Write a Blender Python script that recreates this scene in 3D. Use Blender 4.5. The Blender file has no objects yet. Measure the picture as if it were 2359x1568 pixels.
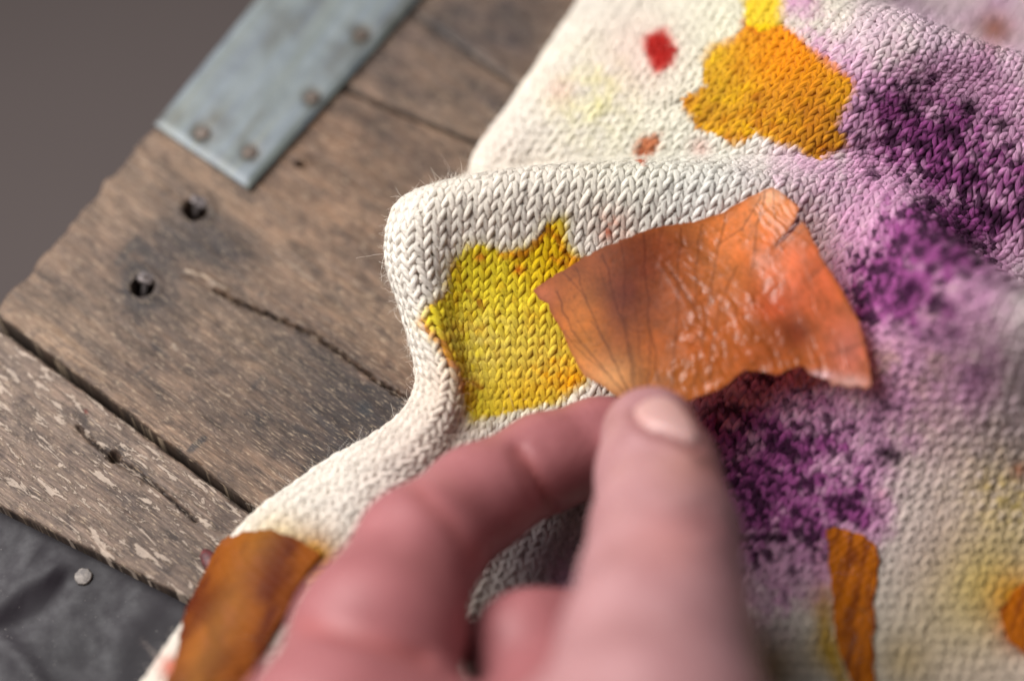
import bpy, math
import numpy as np
rng = np.random.default_rng(7)
sc = bpy.context.scene
W, H = 1024.0, 680.0
MM = 0.001

# ------------------------------------------------------------------ camera
PITCH, DIST, FLEN, SENS = math.radians(60.0), 290.0, 40.0, 23.5
FWD = np.array([0, math.cos(PITCH), -math.sin(PITCH)])
UPV = np.array([0, math.sin(PITCH), math.cos(PITCH)])
RGT = np.array([1.0, 0, 0])
CAM = -FWD * DIST
FPX = FLEN / SENS * W
def ray(px, py):
    px = np.asarray(px, float)[..., None]; py = np.asarray(py, float)[..., None]
    return FWD + RGT * ((px - W / 2) / FPX) - UPV * ((py - H / 2) / FPX)
def onz(px, py, z=0.0):
    d = ray(px, py); t = (np.asarray(z, float)[..., None] - CAM[2]) / d[..., 2:3]
    return CAM + d * t
def project(P):
    q = np.asarray(P) - CAM
    dep = q @ FWD
    return W / 2 + FPX * (q @ RGT) / dep, H / 2 - FPX * (q @ UPV) / dep, dep
FOCUS = float(project(onz(560, 350, 10.5))[2])
def near(px, py, o):                       # a point o millimetres nearer than the focus plane
    return CAM + ray(px, py) * (FOCUS - np.asarray(o, float)[..., None])

cam = bpy.data.cameras.new('camera'); camo = bpy.data.objects.new('camera', cam)
sc.collection.objects.link(camo); sc.camera = camo
cam.lens, cam.sensor_width = FLEN, SENS
cam.clip_start, cam.clip_end = 0.01, 20
camo.location = CAM * MM
camo.rotation_euler = (math.pi / 2 - PITCH, 0, 0)
cam.dof.use_dof = True
cam.dof.focus_distance = FOCUS * MM
cam.dof.aperture_fstop = 2.8
cam.dof.aperture_blades = 0

# ------------------------------------------------------------------ light
wd = bpy.data.worlds.new('World'); sc.world = wd; wd.use_nodes = True
bgn = wd.node_tree.nodes['Background']
bgn.inputs[0].default_value = (0.90, 0.93, 1.0, 1); bgn.inputs[1].default_value = 0.11
def area(name, loc, target, size, sizey, power, col):
    l = bpy.data.lights.new(name, 'AREA'); l.shape = 'RECTANGLE'; l.size, l.size_y = size, sizey
    l.energy = power; l.color = col
    o = bpy.data.objects.new(name, l); sc.collection.objects.link(o); o.location = loc
    from mathutils import Vector
    o.rotation_euler = (Vector(target) - Vector(loc)).to_track_quat('-Z', 'Y').to_euler()
    return o
area('window_light', (-0.28, 0.10, 0.33), (0.0, 0.0, 0.0), 0.42, 0.38, 6.6, (1.0, 0.98, 0.965))
sc.view_settings.view_transform = 'Standard'; sc.view_settings.look = 'None'
sc.view_settings.gamma = 1.0; sc.view_settings.exposure = -0.12
sc.cycles.use_denoising = True
sc.cycles.max_bounces = 8
sc.cycles.sample_clamp_indirect = 6.0

# ------------------------------------------------------------------ helpers
def lin(r, g, b):
    c = np.array([r, g, b], float) / 255.0
    return np.where(c <= 0.04045, c / 12.92, ((c + 0.055) / 1.055) ** 2.4)
def sst(a, b, x):
    t = np.clip((x - a) / (b - a), 0, 1); return t * t * (3 - 2 * t)
def _hash(ix, iy, iz, seed):
    h = (ix.astype(np.int64) * 374761393 + iy.astype(np.int64) * 668265263 + iz.astype(np.int64) * 2147483647 + seed * 1274126177) & 0xffffffff
    h = ((h ^ (h >> 13)) * 1274126177) & 0xffffffff
    h = h ^ (h >> 16)
    return (h & 0xffffff) / float(0xffffff)
def vnoise(x, y, seed=0, z=None):
    x = np.asarray(x, float); y = np.asarray(y, float)
    ix, iy = np.floor(x), np.floor(y); fx, fy = x - ix, y - iy
    fx = fx * fx * (3 - 2 * fx); fy = fy * fy * (3 - 2 * fy)
    o = np.zeros_like(ix)
    a = _hash(ix, iy, o, seed); b = _hash(ix + 1, iy, o, seed); c = _hash(ix, iy + 1, o, seed); d = _hash(ix + 1, iy + 1, o, seed)
    return (a * (1 - fx) + b * fx) * (1 - fy) + (c * (1 - fx) + d * fx) * fy
def fbm(x, y, seed=0, oct=4):
    s, a, t = 0.0, 0.5, 0.0
    for k in range(oct):
        s = s + a * vnoise(x * 2 ** k + 17.3 * k, y * 2 ** k - 9.1 * k, seed + k); t += a; a *= 0.5
    return s / t
def segdist(px, py, ax, ay, bx, by):
    dx, dy = bx - ax, by - ay
    t = np.clip(((px - ax) * dx + (py - ay) * dy) / (dx * dx + dy * dy + 1e-9), 0, 1)
    return np.hypot(px - ax - t * dx, py - ay - t * dy), t
def linedist(px, py, pts):
    d = np.full(np.shape(px), 1e9)
    for (ax, ay), (bx, by) in zip(pts[:-1], pts[1:]):
        d = np.minimum(d, segdist(px, py, ax, ay, bx, by)[0])
    return d
def polysd(px, py, pts):                   # signed distance, negative inside
    pts = np.asarray(pts, float); d = np.full(np.shape(px), 1e9); ins = np.zeros(np.shape(px), bool)
    n = len(pts)
    for k in range(n):
        ax, ay = pts[k]; bx, by = pts[(k + 1) % n]
        d = np.minimum(d, segdist(px, py, ax, ay, bx, by)[0])
        c = ((ay > py) != (by > py)) & (px < (bx - ax) * (py - ay) / (by - ay + 1e-12) + ax)
        ins ^= c
    return np.where(ins, -d, d)
F = 0.43427                                # my notes are in 2358-wide coordinates
def P_(*a): return [(x * F, y * F) for x, y in a]

def tag(o, label=None, cat=None, group=None, kind=None):
    if label: o['label'] = label
    if cat: o['category'] = cat
    if group: o['group'] = group
    if kind: o['kind'] = kind
    return o
def empty(name, loc_mm):
    o = bpy.data.objects.new(name, None); sc.collection.objects.link(o)
    o.empty_display_size = 0.01; o.location = tuple(np.asarray(loc_mm) * MM); return o
def mesh_obj(name, V, faces, mat, parent=None, col=None, uv=None, smooth=True, base=None, sharp=None):
    """V in millimetres (world); faces an (n,3|4) array; col per vertex linear rgb; uv per vertex in mm."""
    V = np.asarray(V, float); org = np.zeros(3)
    if parent is not None:
        p = parent
        while p is not None: org = org + np.array(p.location) / MM; p = p.parent
    elif base is not None: org = np.asarray(base, float)
    me = bpy.data.meshes.new(name)
    if isinstance(faces, list):
        me.from_pydata(((V - org) * MM).tolist(), [], faces)
    else:
        faces = np.asarray(faces, np.int32); n, k = faces.shape
        me.vertices.add(len(V)); me.vertices.foreach_set('co', ((V - org) * MM).astype(np.float32).ravel())
        me.loops.add(n * k); me.loops.foreach_set('vertex_index', faces.ravel())
        me.polygons.add(n); me.polygons.foreach_set('loop_start', np.arange(n, dtype=np.int32) * k)
        me.polygons.foreach_set('loop_total', np.full(n, k, np.int32))
        me.update(calc_edges=True)
    if smooth: me.polygons.foreach_set('use_smooth', np.ones(len(me.polygons), bool))
    if sharp: me.set_sharp_from_angle(angle=sharp)
    if col is not None:
        a = me.color_attributes.new('tint', 'FLOAT_COLOR', 'POINT')
        c = np.ones((len(V), 4), np.float32); c[:, :3] = col; a.data.foreach_set('color', c.ravel())
    if uv is not None:
        a = me.attributes.new('mmuv', 'FLOAT_VECTOR', 'POINT')
        c = np.zeros((len(V), 3), np.float32); c[:, :uv.shape[1]] = uv; a.data.foreach_set('vector', c.ravel())
    me.validate(); 
    me.materials.append(mat)
    o = bpy.data.objects.new(name, me); sc.collection.objects.link(o)
    if parent is not None: o.parent = parent
    elif base is not None: o.location = tuple(org * MM)
    return o
def gridfaces(nu, nv, flip=False):
    i, j = np.meshgrid(np.arange(nu - 1), np.arange(nv - 1), indexing='ij')
    a = (i * nv + j).ravel(); f = np.stack([a, a + nv, a + nv + 1, a + 1], 1)
    return f[:, ::-1] if flip else f

# ---- node shorthand
class NT:
    def __init__(s, name):
        s.m = bpy.data.materials.new(name); s.m.use_nodes = True; s.t = s.m.node_tree
        s.b = s.t.nodes['Principled BSDF']; s.out = s.t.nodes['Material Output']
    def n(s, typ, **kw):
        x = s.t.nodes.new(typ)
        for k, v in kw.items(): setattr(x, k, v)
        return x
    def l(s, a, b): s.t.links.new(a, b)
    def attr(s, name): return s.n('ShaderNodeAttribute', attribute_name=name)
    def mapped(s, src, scale, rot=(0, 0, 0), loc=(0, 0, 0)):
        m = s.n('ShaderNodeMapping'); s.l(src, m.inputs[0]); m.inputs[3].default_value = scale; m.inputs[2].default_value = rot; m.inputs[1].default_value = loc
        return m.outputs[0]
    def noise(s, vec, scale=1, detail=4, rough=0.55, dist=0.0):
        x = s.n('ShaderNodeTexNoise'); s.l(vec, x.inputs['Vector']); x.inputs['Scale'].default_value = scale
        x.inputs['Detail'].default_value = detail; x.inputs['Roughness'].default_value = rough; x.inputs['Distortion'].default_value = dist
        return x.outputs['Fac']
    def ramp(s, fac, *stops):
        r = s.n('ShaderNodeValToRGB'); s.l(fac, r.inputs[0]); e = r.color_ramp.elements
        while len(e) < len(stops): e.new(0.5)
        for k, (p, c) in enumerate(stops):
            e[k].position = p; e[k].color = (c, c, c, 1) if np.isscalar(c) else (*c, 1)
        return r.outputs[0]
    def mix(s, fac, a, b, mode='MIX'):
        x = s.n('ShaderNodeMix', data_type='RGBA', blend_type=mode)
        for i, v in ((0, fac), (6, a), (7, b)):
            if isinstance(v, (int, float)): x.inputs[i].default_value = v
            elif isinstance(v, (tuple, list, np.ndarray)): x.inputs[i].default_value = (*v, 1)
            else: s.l(v, x.inputs[i])
        return x.outputs[2]
    def math(s, op, a, b=0.0):
        x = s.n('ShaderNodeMath', operation=op)
        for i, v in ((0, a), (1, b)):
            if isinstance(v, (int, float)): x.inputs[i].default_value = v
            else: s.l(v, x.inputs[i])
        return x.outputs[0]
    def bump(s, h, dist_mm, strength=1.0, normal=None):
        x = s.n('ShaderNodeBump'); x.inputs['Strength'].default_value = strength; x.inputs['Distance'].default_value = dist_mm * MM
        s.l(h, x.inputs['Height'])
        if normal is not None: s.l(normal, x.inputs['Normal'])
        return x.outputs[0]
    def set(s, **kw):
        for k, v in kw.items():
            i = s.b.inputs[k]
            if hasattr(v, 'links') or hasattr(v, 'is_linked'): s.l(v, i)
            elif isinstance(v, (tuple, list, np.ndarray)): i.default_value = (*v, 1) if len(v) == 3 and i.type == 'RGBA' else tuple(v)
            else: i.default_value = v
        return s
# ------------------------------------------------------------------ floor far below
fm = NT('floor_concrete')
tc = fm.n('ShaderNodeTexCoord').outputs['Object']
fm.set(**{'Base Color': fm.ramp(fm.noise(tc, 3.0, 4), (0.3, lin(106, 95, 92)), (0.7, lin(116, 104, 101)))}, Roughness=0.8)
g = np.array([[-1500, -900, -420], [1500, -900, -420], [1500, 2600, -420], [-1500, 2600, -420]], float)
floor = mesh_obj('floor', g, np.array([[0, 1, 2, 3]]), fm.m, smooth=False); tag(floor, kind='structure')

# ------------------------------------------------------------------ the wooden table
GA = math.radians(-37.6)
GR = np.array([math.cos(GA), math.sin(GA)]); GN = np.array([-math.sin(GA), math.cos(GA)])
def wood_material(name, flakes):
    t = NT(name); uv = t.attr('mmuv').outputs['Vector']; tint = t.attr('tint').outputs['Color']
    fib = t.noise(t.mapped(uv, (0.16, 2.6, 1)), 1.0, 8, 0.72, 0.3)
    fine = t.noise(t.mapped(uv, (0.55, 4.2, 1)), 1.0, 4, 0.65, 0.5)
    big = t.noise(t.mapped(uv, (0.06, 0.35, 1)), 1.0, 5, 0.6, 0.8)
    mott = t.noise(t.mapped(uv, (0.22, 0.30, 1)), 1.0, 6, 0.7, 0.5)
    c = t.mix(1.0, tint, t.ramp(fib, (0.34, 0.42), (0.5, 0.92), (0.66, 1.45)), 'MULTIPLY')
    c = t.mix(1.0, c, t.ramp(big, (0.32, (0.55, 0.53, 0.54)), (0.52, (0.95, 0.95, 0.95)), (0.7, (1.25, 1.23, 1.20))), 'MULTIPLY')
    c = t.mix(1.0, c, t.ramp(mott, (0.34, (0.45, 0.42, 0.43)), (0.5, (.98, .98, .98)), (0.7, (1.18, 1.16, 1.13))), 'MULTIPLY')
    pale_fibre = t.ramp(fine, (0.56, 0.0), (0.68, 1.0))  # pale fibres, the wood's own colour
    c = t.mix(t.math('MULTIPLY', pale_fibre, 0.5), c, lin(186, 164, 138))
    h = t.math('ADD', t.math('MULTIPLY', fib, 0.7), t.math('MULTIPLY', fine, 0.35))
    if flakes:
        fl = t.noise(t.mapped(uv, (0.20, 0.85, 1)), 1.0, 10, 0.68, 0.5)
        fm_ = t.ramp(fl, (0.545, 0.0), (0.565, 1.0))
        c = t.mix(t.math('MULTIPLY', fm_, 0.58), c, t.mix(1.0, lin(172, 155, 140), t.ramp(mott, (0.3, 0.8), (0.7, 1.1)), 'MULTIPLY'))
        h = t.math('ADD', h, t.math('MULTIPLY', fm_, 0.5))
    t.set(**{'Base Color': c, 'Roughness': t.ramp(fib, (0.3, 0.75), (0.7, 0.5)), 'Specular IOR Level': 0.35, 'Normal': t.bump(h, 0.22, 0.9)})
    return t.m
M_WOOD = wood_material('worn_brown_wood', False)
M_WOODB = wood_material('worn_wood_paint_flakes', True)
table = empty('wooden_table', (0, 0, 0))
tag(table, 'worn brown plank table with cracks, nail holes and dark stains', 'table')

def l2(p, q):                               # a line on the table through two pixels
    return onz(*p)[:2], onz(*q)[:2]
def meet(l, m):
    (a, b), (c, d) = l, m; r, s = b - a, d - c
    t = ((c - a)[0] * s[1] - (c - a)[1] * s[0]) / (r[0] * s[1] - r[1] * s[0]); return a + r * t
LEFT = l2((0, 303), (155, 125))
def blob(gs, gt, px, py, rs, rt):
    c = onz(px, py)[:2]; return np.exp(-(((gs - c @ GR) / rs) ** 2 + ((gt - c @ GN) / rt) ** 2))
def plank(lower, upper, left, length, ds, dt, hfun, cfun, mat, off=0.0, top=0.0, dense=150.0):
    a = meet(lower, left); d = meet(upper, left)
    ub = (lower[1] - lower[0]) / np.linalg.norm(lower[1] - lower[0]); uc = (upper[1] - upper[0]) / np.linalg.norm(upper[1] - upper[0])
    s = np.concatenate([np.arange(0, dense, ds), np.arange(dense, length + 4, 4.0)])
    nt = int(np.linalg.norm(d - a) / dt) + 2; t = np.linspace(0, 1, nt)
    S, T = np.meshgrid(s, t, indexing='ij')
    X = (a + S[..., None] * ub) * (1 - T[..., None]) + (d + S[..., None] * uc) * T[..., None]
    X = X + (GR * ((fbm(T * nt * dt * 0.22, T * 0, 91 + int(off), 6) - 0.5) * 1.9)[..., None]) * np.clip(1 - S / 14, 0, 1)[..., None]
    px, py, _ = project(np.concatenate([X, np.zeros_like(X[..., :1])], -1))
    gs, gt = X @ GR, X @ GN
    wid = np.linalg.norm((a + S[..., None] * ub) - (d + S[..., None] * uc), axis=-1)
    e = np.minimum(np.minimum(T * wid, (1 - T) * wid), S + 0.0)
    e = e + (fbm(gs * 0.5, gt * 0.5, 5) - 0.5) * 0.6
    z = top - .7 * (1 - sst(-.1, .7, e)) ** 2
    z = z + hfun(px, py, gs, gt) + (fbm(gs * 0.12, gt * 0.9, 31) - 0.5) * 0.35
    col = cfun(px, py, gs, gt)
    V = np.concatenate([X, z[..., None]], -1)
    edge_shade = (1 - sst(.05, .5, e))[..., None] * .8; col = (col * (1 - edge_shade) + lin(34, 27, 24) * edge_shade)  # joint shade painted dark along the plank edges
    # skirt
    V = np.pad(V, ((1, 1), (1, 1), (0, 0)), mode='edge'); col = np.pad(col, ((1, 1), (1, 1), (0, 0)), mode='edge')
    col[:, 0] = col[:, -1] = lin(26, 20, 18)  # side walls painted near-black for the shade inside the gaps
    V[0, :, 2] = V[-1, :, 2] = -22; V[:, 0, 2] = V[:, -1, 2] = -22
    uv = np.stack([V[..., 0] * GR[0] + V[..., 1] * GR[1] + off, V[..., 0] * GN[0] + V[..., 1] * GN[1] + off, V[..., 2] * 0 + off], -1)
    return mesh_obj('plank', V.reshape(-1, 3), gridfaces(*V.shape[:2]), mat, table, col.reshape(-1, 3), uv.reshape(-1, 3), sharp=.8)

NAILS = [(195, 209, 2.1), (142, 286, 2.0), (300, 163, 0.85)]
CRACK1 = [(214, 290), (228, 297), (278, 318), (316, 336), (353, 362), (382, 383), (403, 396), (440, 415)]
def hA(px, py, gs, gt):
    h = np.zeros_like(px)
    wx = px + (fbm(px * 0.15, py * 0.15, 3) - 0.5) * 5; wy = py + (fbm(px * 0.15, py * 0.15, 8) - 0.5) * 5
    d = linedist(wx, wy, CRACK1) / 6.0
    h -= 1.5 * np.exp(-(d / 0.24) ** 2)
    h += 0.35 * np.exp(-((linedist(wx, wy, [(186, 271), (206, 277), (226, 290)]) / 6.0) / 0.4) ** 2)
    h -= 0.30 * np.exp(-((linedist(wx, wy, [(184, 275), (205, 283), (222, 294)]) / 6.0) / 0.35) ** 2)
    for x, y, r in NAILS:
        dd = np.hypot((wx - x) * 1.0, (wy - y) * 1.2) / 5.9
        h -= 5.0 * (1 - sst(r * 0.55, r * 1.05, dd)); h += 0.22 * np.exp(-((dd - r * 1.4) / (r * 0.4)) ** 2) * (0.3 + 0.7 * (wx + wy * 0.3 > x + y * 0.3))
    return h
def cA(px, py, gs, gt):
    n = fbm(gs * 0.05, gt * 0.16, 41)[..., None]; n2 = fbm(gs * 0.13, gt * 0.25, 55)[..., None]
    c = lin(140, 114, 94) * (1 - n) + lin(116, 92, 76) * n
    c = c * (0.52 + 0.98 * n2)
    warm = blob(gs, gt, 330, 130, 28, 12) * 0.6 + blob(gs, gt, 390, 370, 14, 3.5) * 0.8 + blob(gs, gt, 330, 215, 20, 6) * .3
    c = c * (1 - 0.5 * warm[..., None]) + lin(150, 105, 70) * 0.5 * warm[..., None]
    dk = (0.85 * blob(gs, gt, 165, 245, 6, 8) + 0.9 * blob(gs, gt, 196, 215, 4, 4.0) + 0.85 * blob(gs, gt, 143, 288, 4, 4)
          + 0.8 * blob(gs, gt, 225, 250, 5, 4) + 0.5 * blob(gs, gt, 175, 300, 9, 5) + 0.8 * blob(gs, gt, 295, 355, 12, 6) + 0.75 * blob(gs, gt, 365, 415, 12, 7)
          + 0.42 * blob(gs, gt, 300, 455, 24, 6) + 0.55 * blob(gs, gt, 430, 470, 22, 8) + 0.35 * blob(gs, gt, 110, 330, 14, 5) + 0.4 * blob(gs, gt, 390, 140, 18, 3.5))
    dk = np.clip(dk * (0.5 + 1.5 * fbm(gs * 0.35, gt * 0.5, 77)), 0, 0.95)[..., None]
    c = c * (1 - dk) + lin(52, 40, 40) * dk
    lt = (0.45 * blob(gs, gt, 60, 345, 10, 8) + 0.4 * blob(gs, gt, 245, 335, 14, 5) + .2 * blob(gs, gt, 215, 180, 14, 5) + .12 * blob(gs, gt, 370, 210, 16, 6) + 0.4 * blob(gs, gt, 380, 330, 10, 6) + 0.3 * blob(gs, gt, 130, 180, 12, 6))[..., None]
    c = c * (1 - lt) + lin(170, 142, 116) * lt
    jx = px + (fbm(px * .3, py * .3, 9) - .5) * 5; jy = py + (fbm(px * .3, py * .3, 19) - .5) * 5
    ink = (1 - sst(0.7, 1.2, np.hypot((jx - 365) / 8, (jy - 408) / 9.5))) * 0.85 + (1 - sst(.6, 1.3, np.hypot(jx - 400, jy - 397) / 3)) * 0.8 + (1 - sst(.6, 1.3, np.hypot(jx - 261, jy - 294) / 3)) * .7 + (1 - sst(.6, 1.3, np.hypot(jx - 340, jy - 288) / 2.5)) * .8 \
        + (1 - sst(2, 4.5, linedist(jx, jy, [(190, 450), (203, 438)]))) * .75 + (1 - sst(2, 5, linedist(jx, jy, [(118, 262), (136, 240)]))) * .6 + (1 - sst(1, 3.5, linedist(jx, jy, [(137, 375), (147, 366)]))) * .5 + (1 - sst(1, 3.5, linedist(jx, jy, [(252, 388), (262, 378)]))) * .45
    ink = np.clip(ink, 0, 1)[..., None]
    c = c * (1 - ink) + lin(40, 40, 46) * ink
    lk = (1 - sst(.5, 1.8, linedist(jx, jy, [(186, 271), (206, 276), (227, 290)])))[..., None] * .8 + (1 - sst(.5, 1.8, linedist(jx, jy, [(173, 343), (177, 350)])))[..., None] * .8 + (1 - sst(.4, 1.6, linedist(jx, jy, [(219, 390), (235, 400)])))[..., None] * .6 + (1 - sst(.5, 1.6, linedist(jx, jy, [(275, 252), (312, 280)])))[..., None] * .5
    c = c * (1 - lk) + lin(196, 178, 160) * lk
    ck = np.exp(-(linedist(jx, jy, CRACK1) / 1.3) ** 2)[..., None] * 0.8
    return (c * (1 - ck) + lin(45, 34, 30) * ck) * np.array([.52, .50, .475])
GAP_A = l2((5, 321), (250, 504)); GAP_B = l2((0, 327.5), (250, 511))
SEAM1a = l2((345, 90), (480, 145)); SEAM1b = l2((345, 87.5), (480, 142))
SEAM2a = l2((430, 25), (520, 88)); SEAM2b = l2((430, 23.5), (520, 86))
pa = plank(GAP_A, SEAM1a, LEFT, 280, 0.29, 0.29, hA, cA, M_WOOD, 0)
tag(pa, 'widest brown plank with two nail holes and a long hairline crack')
KNOT = (113, 456)
def hB(px, py, gs, gt):
    wx = px + (fbm(px * 0.2, py * 0.2, 13) - 0.5) * 4; wy = py + (fbm(px * 0.2, py * 0.2, 28) - 0.5) * 4
    h = -2.6 * (1 - sst(.25, 1.0, np.hypot((wx - KNOT[0]) * .9, (wy - KNOT[1]) * 1.1) / 8.0))
    h -= 1.1 * np.exp(-(linedist(wx, wy, [(78, 426), (97, 444), (110, 455)]) / 2.0) ** 2)
    h -= 0.8 * np.exp(-(linedist(wx, wy, [(118, 460), (133, 466), (150, 480), (172, 497), (196, 520)]) / 1.6) ** 2)
    h += 0.35 * np.exp(-(linedist(wx, wy, [(85, 442), (100, 452), (118, 468), (140, 480)]) / 3.0) ** 2)
    return h
def cB(px, py, gs, gt):
    n = fbm(gs * 0.06, gt * 0.3, 141)[..., None]
    c = lin(140, 118, 102) * (1 - n) + lin(120, 96, 82) * n
    dk = np.clip(0.75 * blob(gs, gt, KNOT[0] - 4, KNOT[1] - 4, 4, 2.0) + .4 * blob(gs, gt, 200, 560, 25, 6) + np.exp(-(linedist(px, py, [(78, 426), (97, 444), (110, 455)]) / 3.5) ** 2) * .6 + np.exp(-(linedist(px, py, [(118, 460), (133, 466), (150, 480), (196, 520)]) / 2.2) ** 2) * .7, 0, .9)[..., None]
    c = c * (1 - dk) + lin(58, 44, 38) * dk
    r = (1 - sst(.6, 1.3, np.hypot(px - 85, py - 410) / 2.3))[..., None]
    return (c * (1 - r) + lin(130, 50, 30) * r) * .58
LB = l2((0, 505), (193, 600)); LEFTB = l2((-60, 370), (95, 192))
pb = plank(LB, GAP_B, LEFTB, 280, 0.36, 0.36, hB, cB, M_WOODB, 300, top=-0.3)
tag(pb, 'greyish edge plank with flaking pale paint and a split knot')
h0 = lambda px, py, gs, gt: np.zeros_like(px)
def cC(px, py, gs, gt):
    n = fbm(gs * 0.06, gt * 0.2, 241)[..., None]
    c = lin(142, 118, 96) * (1 - n) + lin(116, 90, 74) * n
    dk = np.clip(.9 * blob(gs, gt, 505, 20, 9, 9) + .8 * blob(gs, gt, 475, 35, 8, 5) + .6 * blob(gs, gt, 500, 105, 10, 4) + .35 * blob(gs, gt, 420, 100, 10, 4) + .6 * blob(gs, gt, 405, 40, 6, 12), 0, .85)[..., None] * (.4 + fbm(gs * .2, gt * .3, 3)[..., None])
    dk = np.clip(dk, 0, .9)
    return (c * (1 - dk) + lin(66, 54, 56) * dk) * np.array([.54, .52, .50])
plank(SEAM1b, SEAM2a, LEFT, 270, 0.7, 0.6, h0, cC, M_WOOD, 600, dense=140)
LTOP = l2((430, -190), (620, -60))
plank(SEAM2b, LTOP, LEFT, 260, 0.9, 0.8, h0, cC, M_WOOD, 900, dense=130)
# under-board so that the joints show dark timber
um = NT('dark_underboard'); um.set(**{'Base Color': lin(40, 32, 28)}, Roughness=0.9)

# bent nail stubs in the two holes
nm = NT('old_iron'); o_ = nm.n('ShaderNodeTexCoord').outputs['Object']
nm.set(**{'Base Color': nm.ramp(nm.noise(o_, 900, 5), (0.35, lin(70, 58, 52)), (0.65, lin(140, 132, 132)))}, Metallic=0.6, Roughness=0.55)
def lathe(name, prof, n, c, axis, mat, parent, col=None, wob=0.0):
    axis = np.asarray(axis, float); axis /= np.linalg.norm(axis)
    u = np.cross(axis, [0.3, 0.9, 0.1]); u /= np.linalg.norm(u); v = np.cross(axis, u)
    a = np.linspace(0, 2 * np.pi, n, endpoint=False); V = []
    w = 1 + wob * (rng.random(n) - .5)
    for r, h in prof: V.append(np.asarray(c) + axis * h + r * (w * np.cos(a))[:, None] * u + r * (w * np.sin(a))[:, None] * v)
    V = np.concatenate(V); k = len(prof); fs = []
    for i in range(k - 1):
        for j in range(n): fs.append([i * n + j, i * n + (j + 1) % n, (i + 1) * n + (j + 1) % n, (i + 1) * n + j])
    fs.append(list(range((k - 1) * n, k * n)))
    return mesh_obj(name, V, fs, mat, parent, smooth=False)
for (x, y, r), ax in zip(NAILS[:2], [(0.5, 0.35, 1), (0.35, 0.5, 1)]):
    c = onz(x + 5, y - 6.5, -.3)
    lathe('nail', [(0.5, -3), (0.55, 0), (r * .80, .15), (r * .84, .55), (r * .6, .85), (r * .2, .95)], 14, c, ax, nm.m, table, wob=.3)

# ------------------------------------------------------------------ painted metal strip with nails
sm = NT('painted_metal'); o_ = sm.attr('mmuv').outputs['Vector']
c = sm.ramp(sm.noise(o_, 0.16, 5, .6), (.3, lin(74, 80, 86)), (.55, lin(90, 98, 103)), (.75, lin(106, 113, 117)))
scr = sm.ramp(sm.noise(sm.mapped(o_, (0.03, .9, 1)), 1, 4, .6), (.50, 0.0), (.60, 1.0))
c = sm.mix(sm.math('MULTIPLY', scr, .55), c, lin(100, 104, 92))
lng = sm.ramp(sm.noise(sm.mapped(o_, (0.02, .45, 1), loc=(3, 8, 0)), 1, 3, .5), (.53, 0.0), (.60, 1.0))
c = sm.mix(sm.math('MULTIPLY', lng, .45), c, lin(84, 90, 84))
c = sm.mix(1.0, c, sm.attr('tint').outputs['Color'], 'MULTIPLY')
sm.set(**{'Base Color': c, 'Roughness': 0.48, 'Specular IOR Level': .5, 'Normal': sm.bump(sm.noise(o_, .6, 5), .08, .6)})
pA, pB, pC, pD = onz(154, 122, 1.6), onz(248, 186, 1.6), onz(505, -100, 1.6), onz(338, -100, 1.6)
nu, nv = 130, 60
s, t = np.meshgrid(np.linspace(0, 1, nu), np.linspace(0, 1, nv), indexing='ij')
V = ((pA * (1 - t[..., None]) + pB * t[..., None]) * (1 - s[..., None]) + (pD * (1 - t[..., None]) + pC * t[..., None]) * s[..., None])
SG = (pD - pA)[:2] / np.linalg.norm((pD - pA)[:2]); SN = np.array([-SG[1], SG[0]])
us, ut = V[..., :2] @ SG, V[..., :2] @ SN
V[..., 2] += (fbm(us * .08, ut * .1, 3) - .5) * .4 - .5 * (1 - sst(0, .9, np.minimum(np.minimum(t, 1 - t) * 19, s * 70)))
px, py, _ = project(V)
SN_PX = [(362, 35), (312, 97), (202, 133), (250, 152)]
rust = np.zeros_like(px); dent = np.zeros_like(px)
for x, y in SN_PX:
    dd = np.hypot(px - x, py - y) / 6.0
    rust += np.exp(-(np.maximum(dd - 1.3, 0) / .7) ** 2) * .9; dent += np.exp(-(dd / 1.5) ** 2)
rust += np.exp(-(np.hypot((px - 218) / 9, (py - 118) / 12)) ** 2) * .55 * fbm(px * .2, py * .2, 5) * 2 + np.exp(-(linedist(px, py, [(240, 140), (255, 120), (262, 112)]) / 3) ** 2) * .5
rust += .55 * sst(.55, .75, fbm(us * .09, ut * .16, 9)) + .35 * sst(.5, .7, fbm(us * .3, ut * .4, 10)) * (1 - sst(0, .22, s))
rust = np.clip(rust * (0.5 + fbm(px * .25, py * .25, 6)), 0, 1)[..., None]
V[..., 2] -= dent * .35
col = (1 - rust) + np.array([.42, .33, .24]) * rust
edge = (1 - sst(0, .03, s))[..., None] * .25; col = col * (1 + edge)
Vp = np.pad(V, ((1, 1), (1, 1), (0, 0)), mode='edge'); Vp[0, :, 2] = Vp[-1, :, 2] = .0; Vp[:, 0, 2] = Vp[:, -1, 2] = .0
uv = np.stack([Vp[..., :2] @ SG, Vp[..., :2] @ SN], -1)
strip = mesh_obj('metal_strip', Vp.reshape(-1, 3), gridfaces(*Vp.shape[:2], flip=True), sm.m, table, np.pad(col, ((1, 1), (1, 1), (0, 0)), mode='edge').reshape(-1, 3), uv.reshape(-1, 2), sharp=.8)
tag(strip, 'pale grey-blue painted metal strip along the table end')
rm = NT('rusty_nail'); o_ = rm.n('ShaderNodeTexCoord').outputs['Object']
rm.set(**{'Base Color': rm.ramp(rm.noise(o_, 700, 5), (.35, lin(52, 42, 36)), (.7, lin(96, 82, 72)))}, Metallic=.3, Roughness=.6)
for x, y in SN_PX:
    lathe('nail', [(1.35, -.4), (1.35, .12), (1.15, .3), (.5, .38), (.1, .38)], 16, onz(x, y, 1.45), (rng.normal() * .1, rng.normal() * .1, 1), rm.m, strip, wob=.12)

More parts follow.
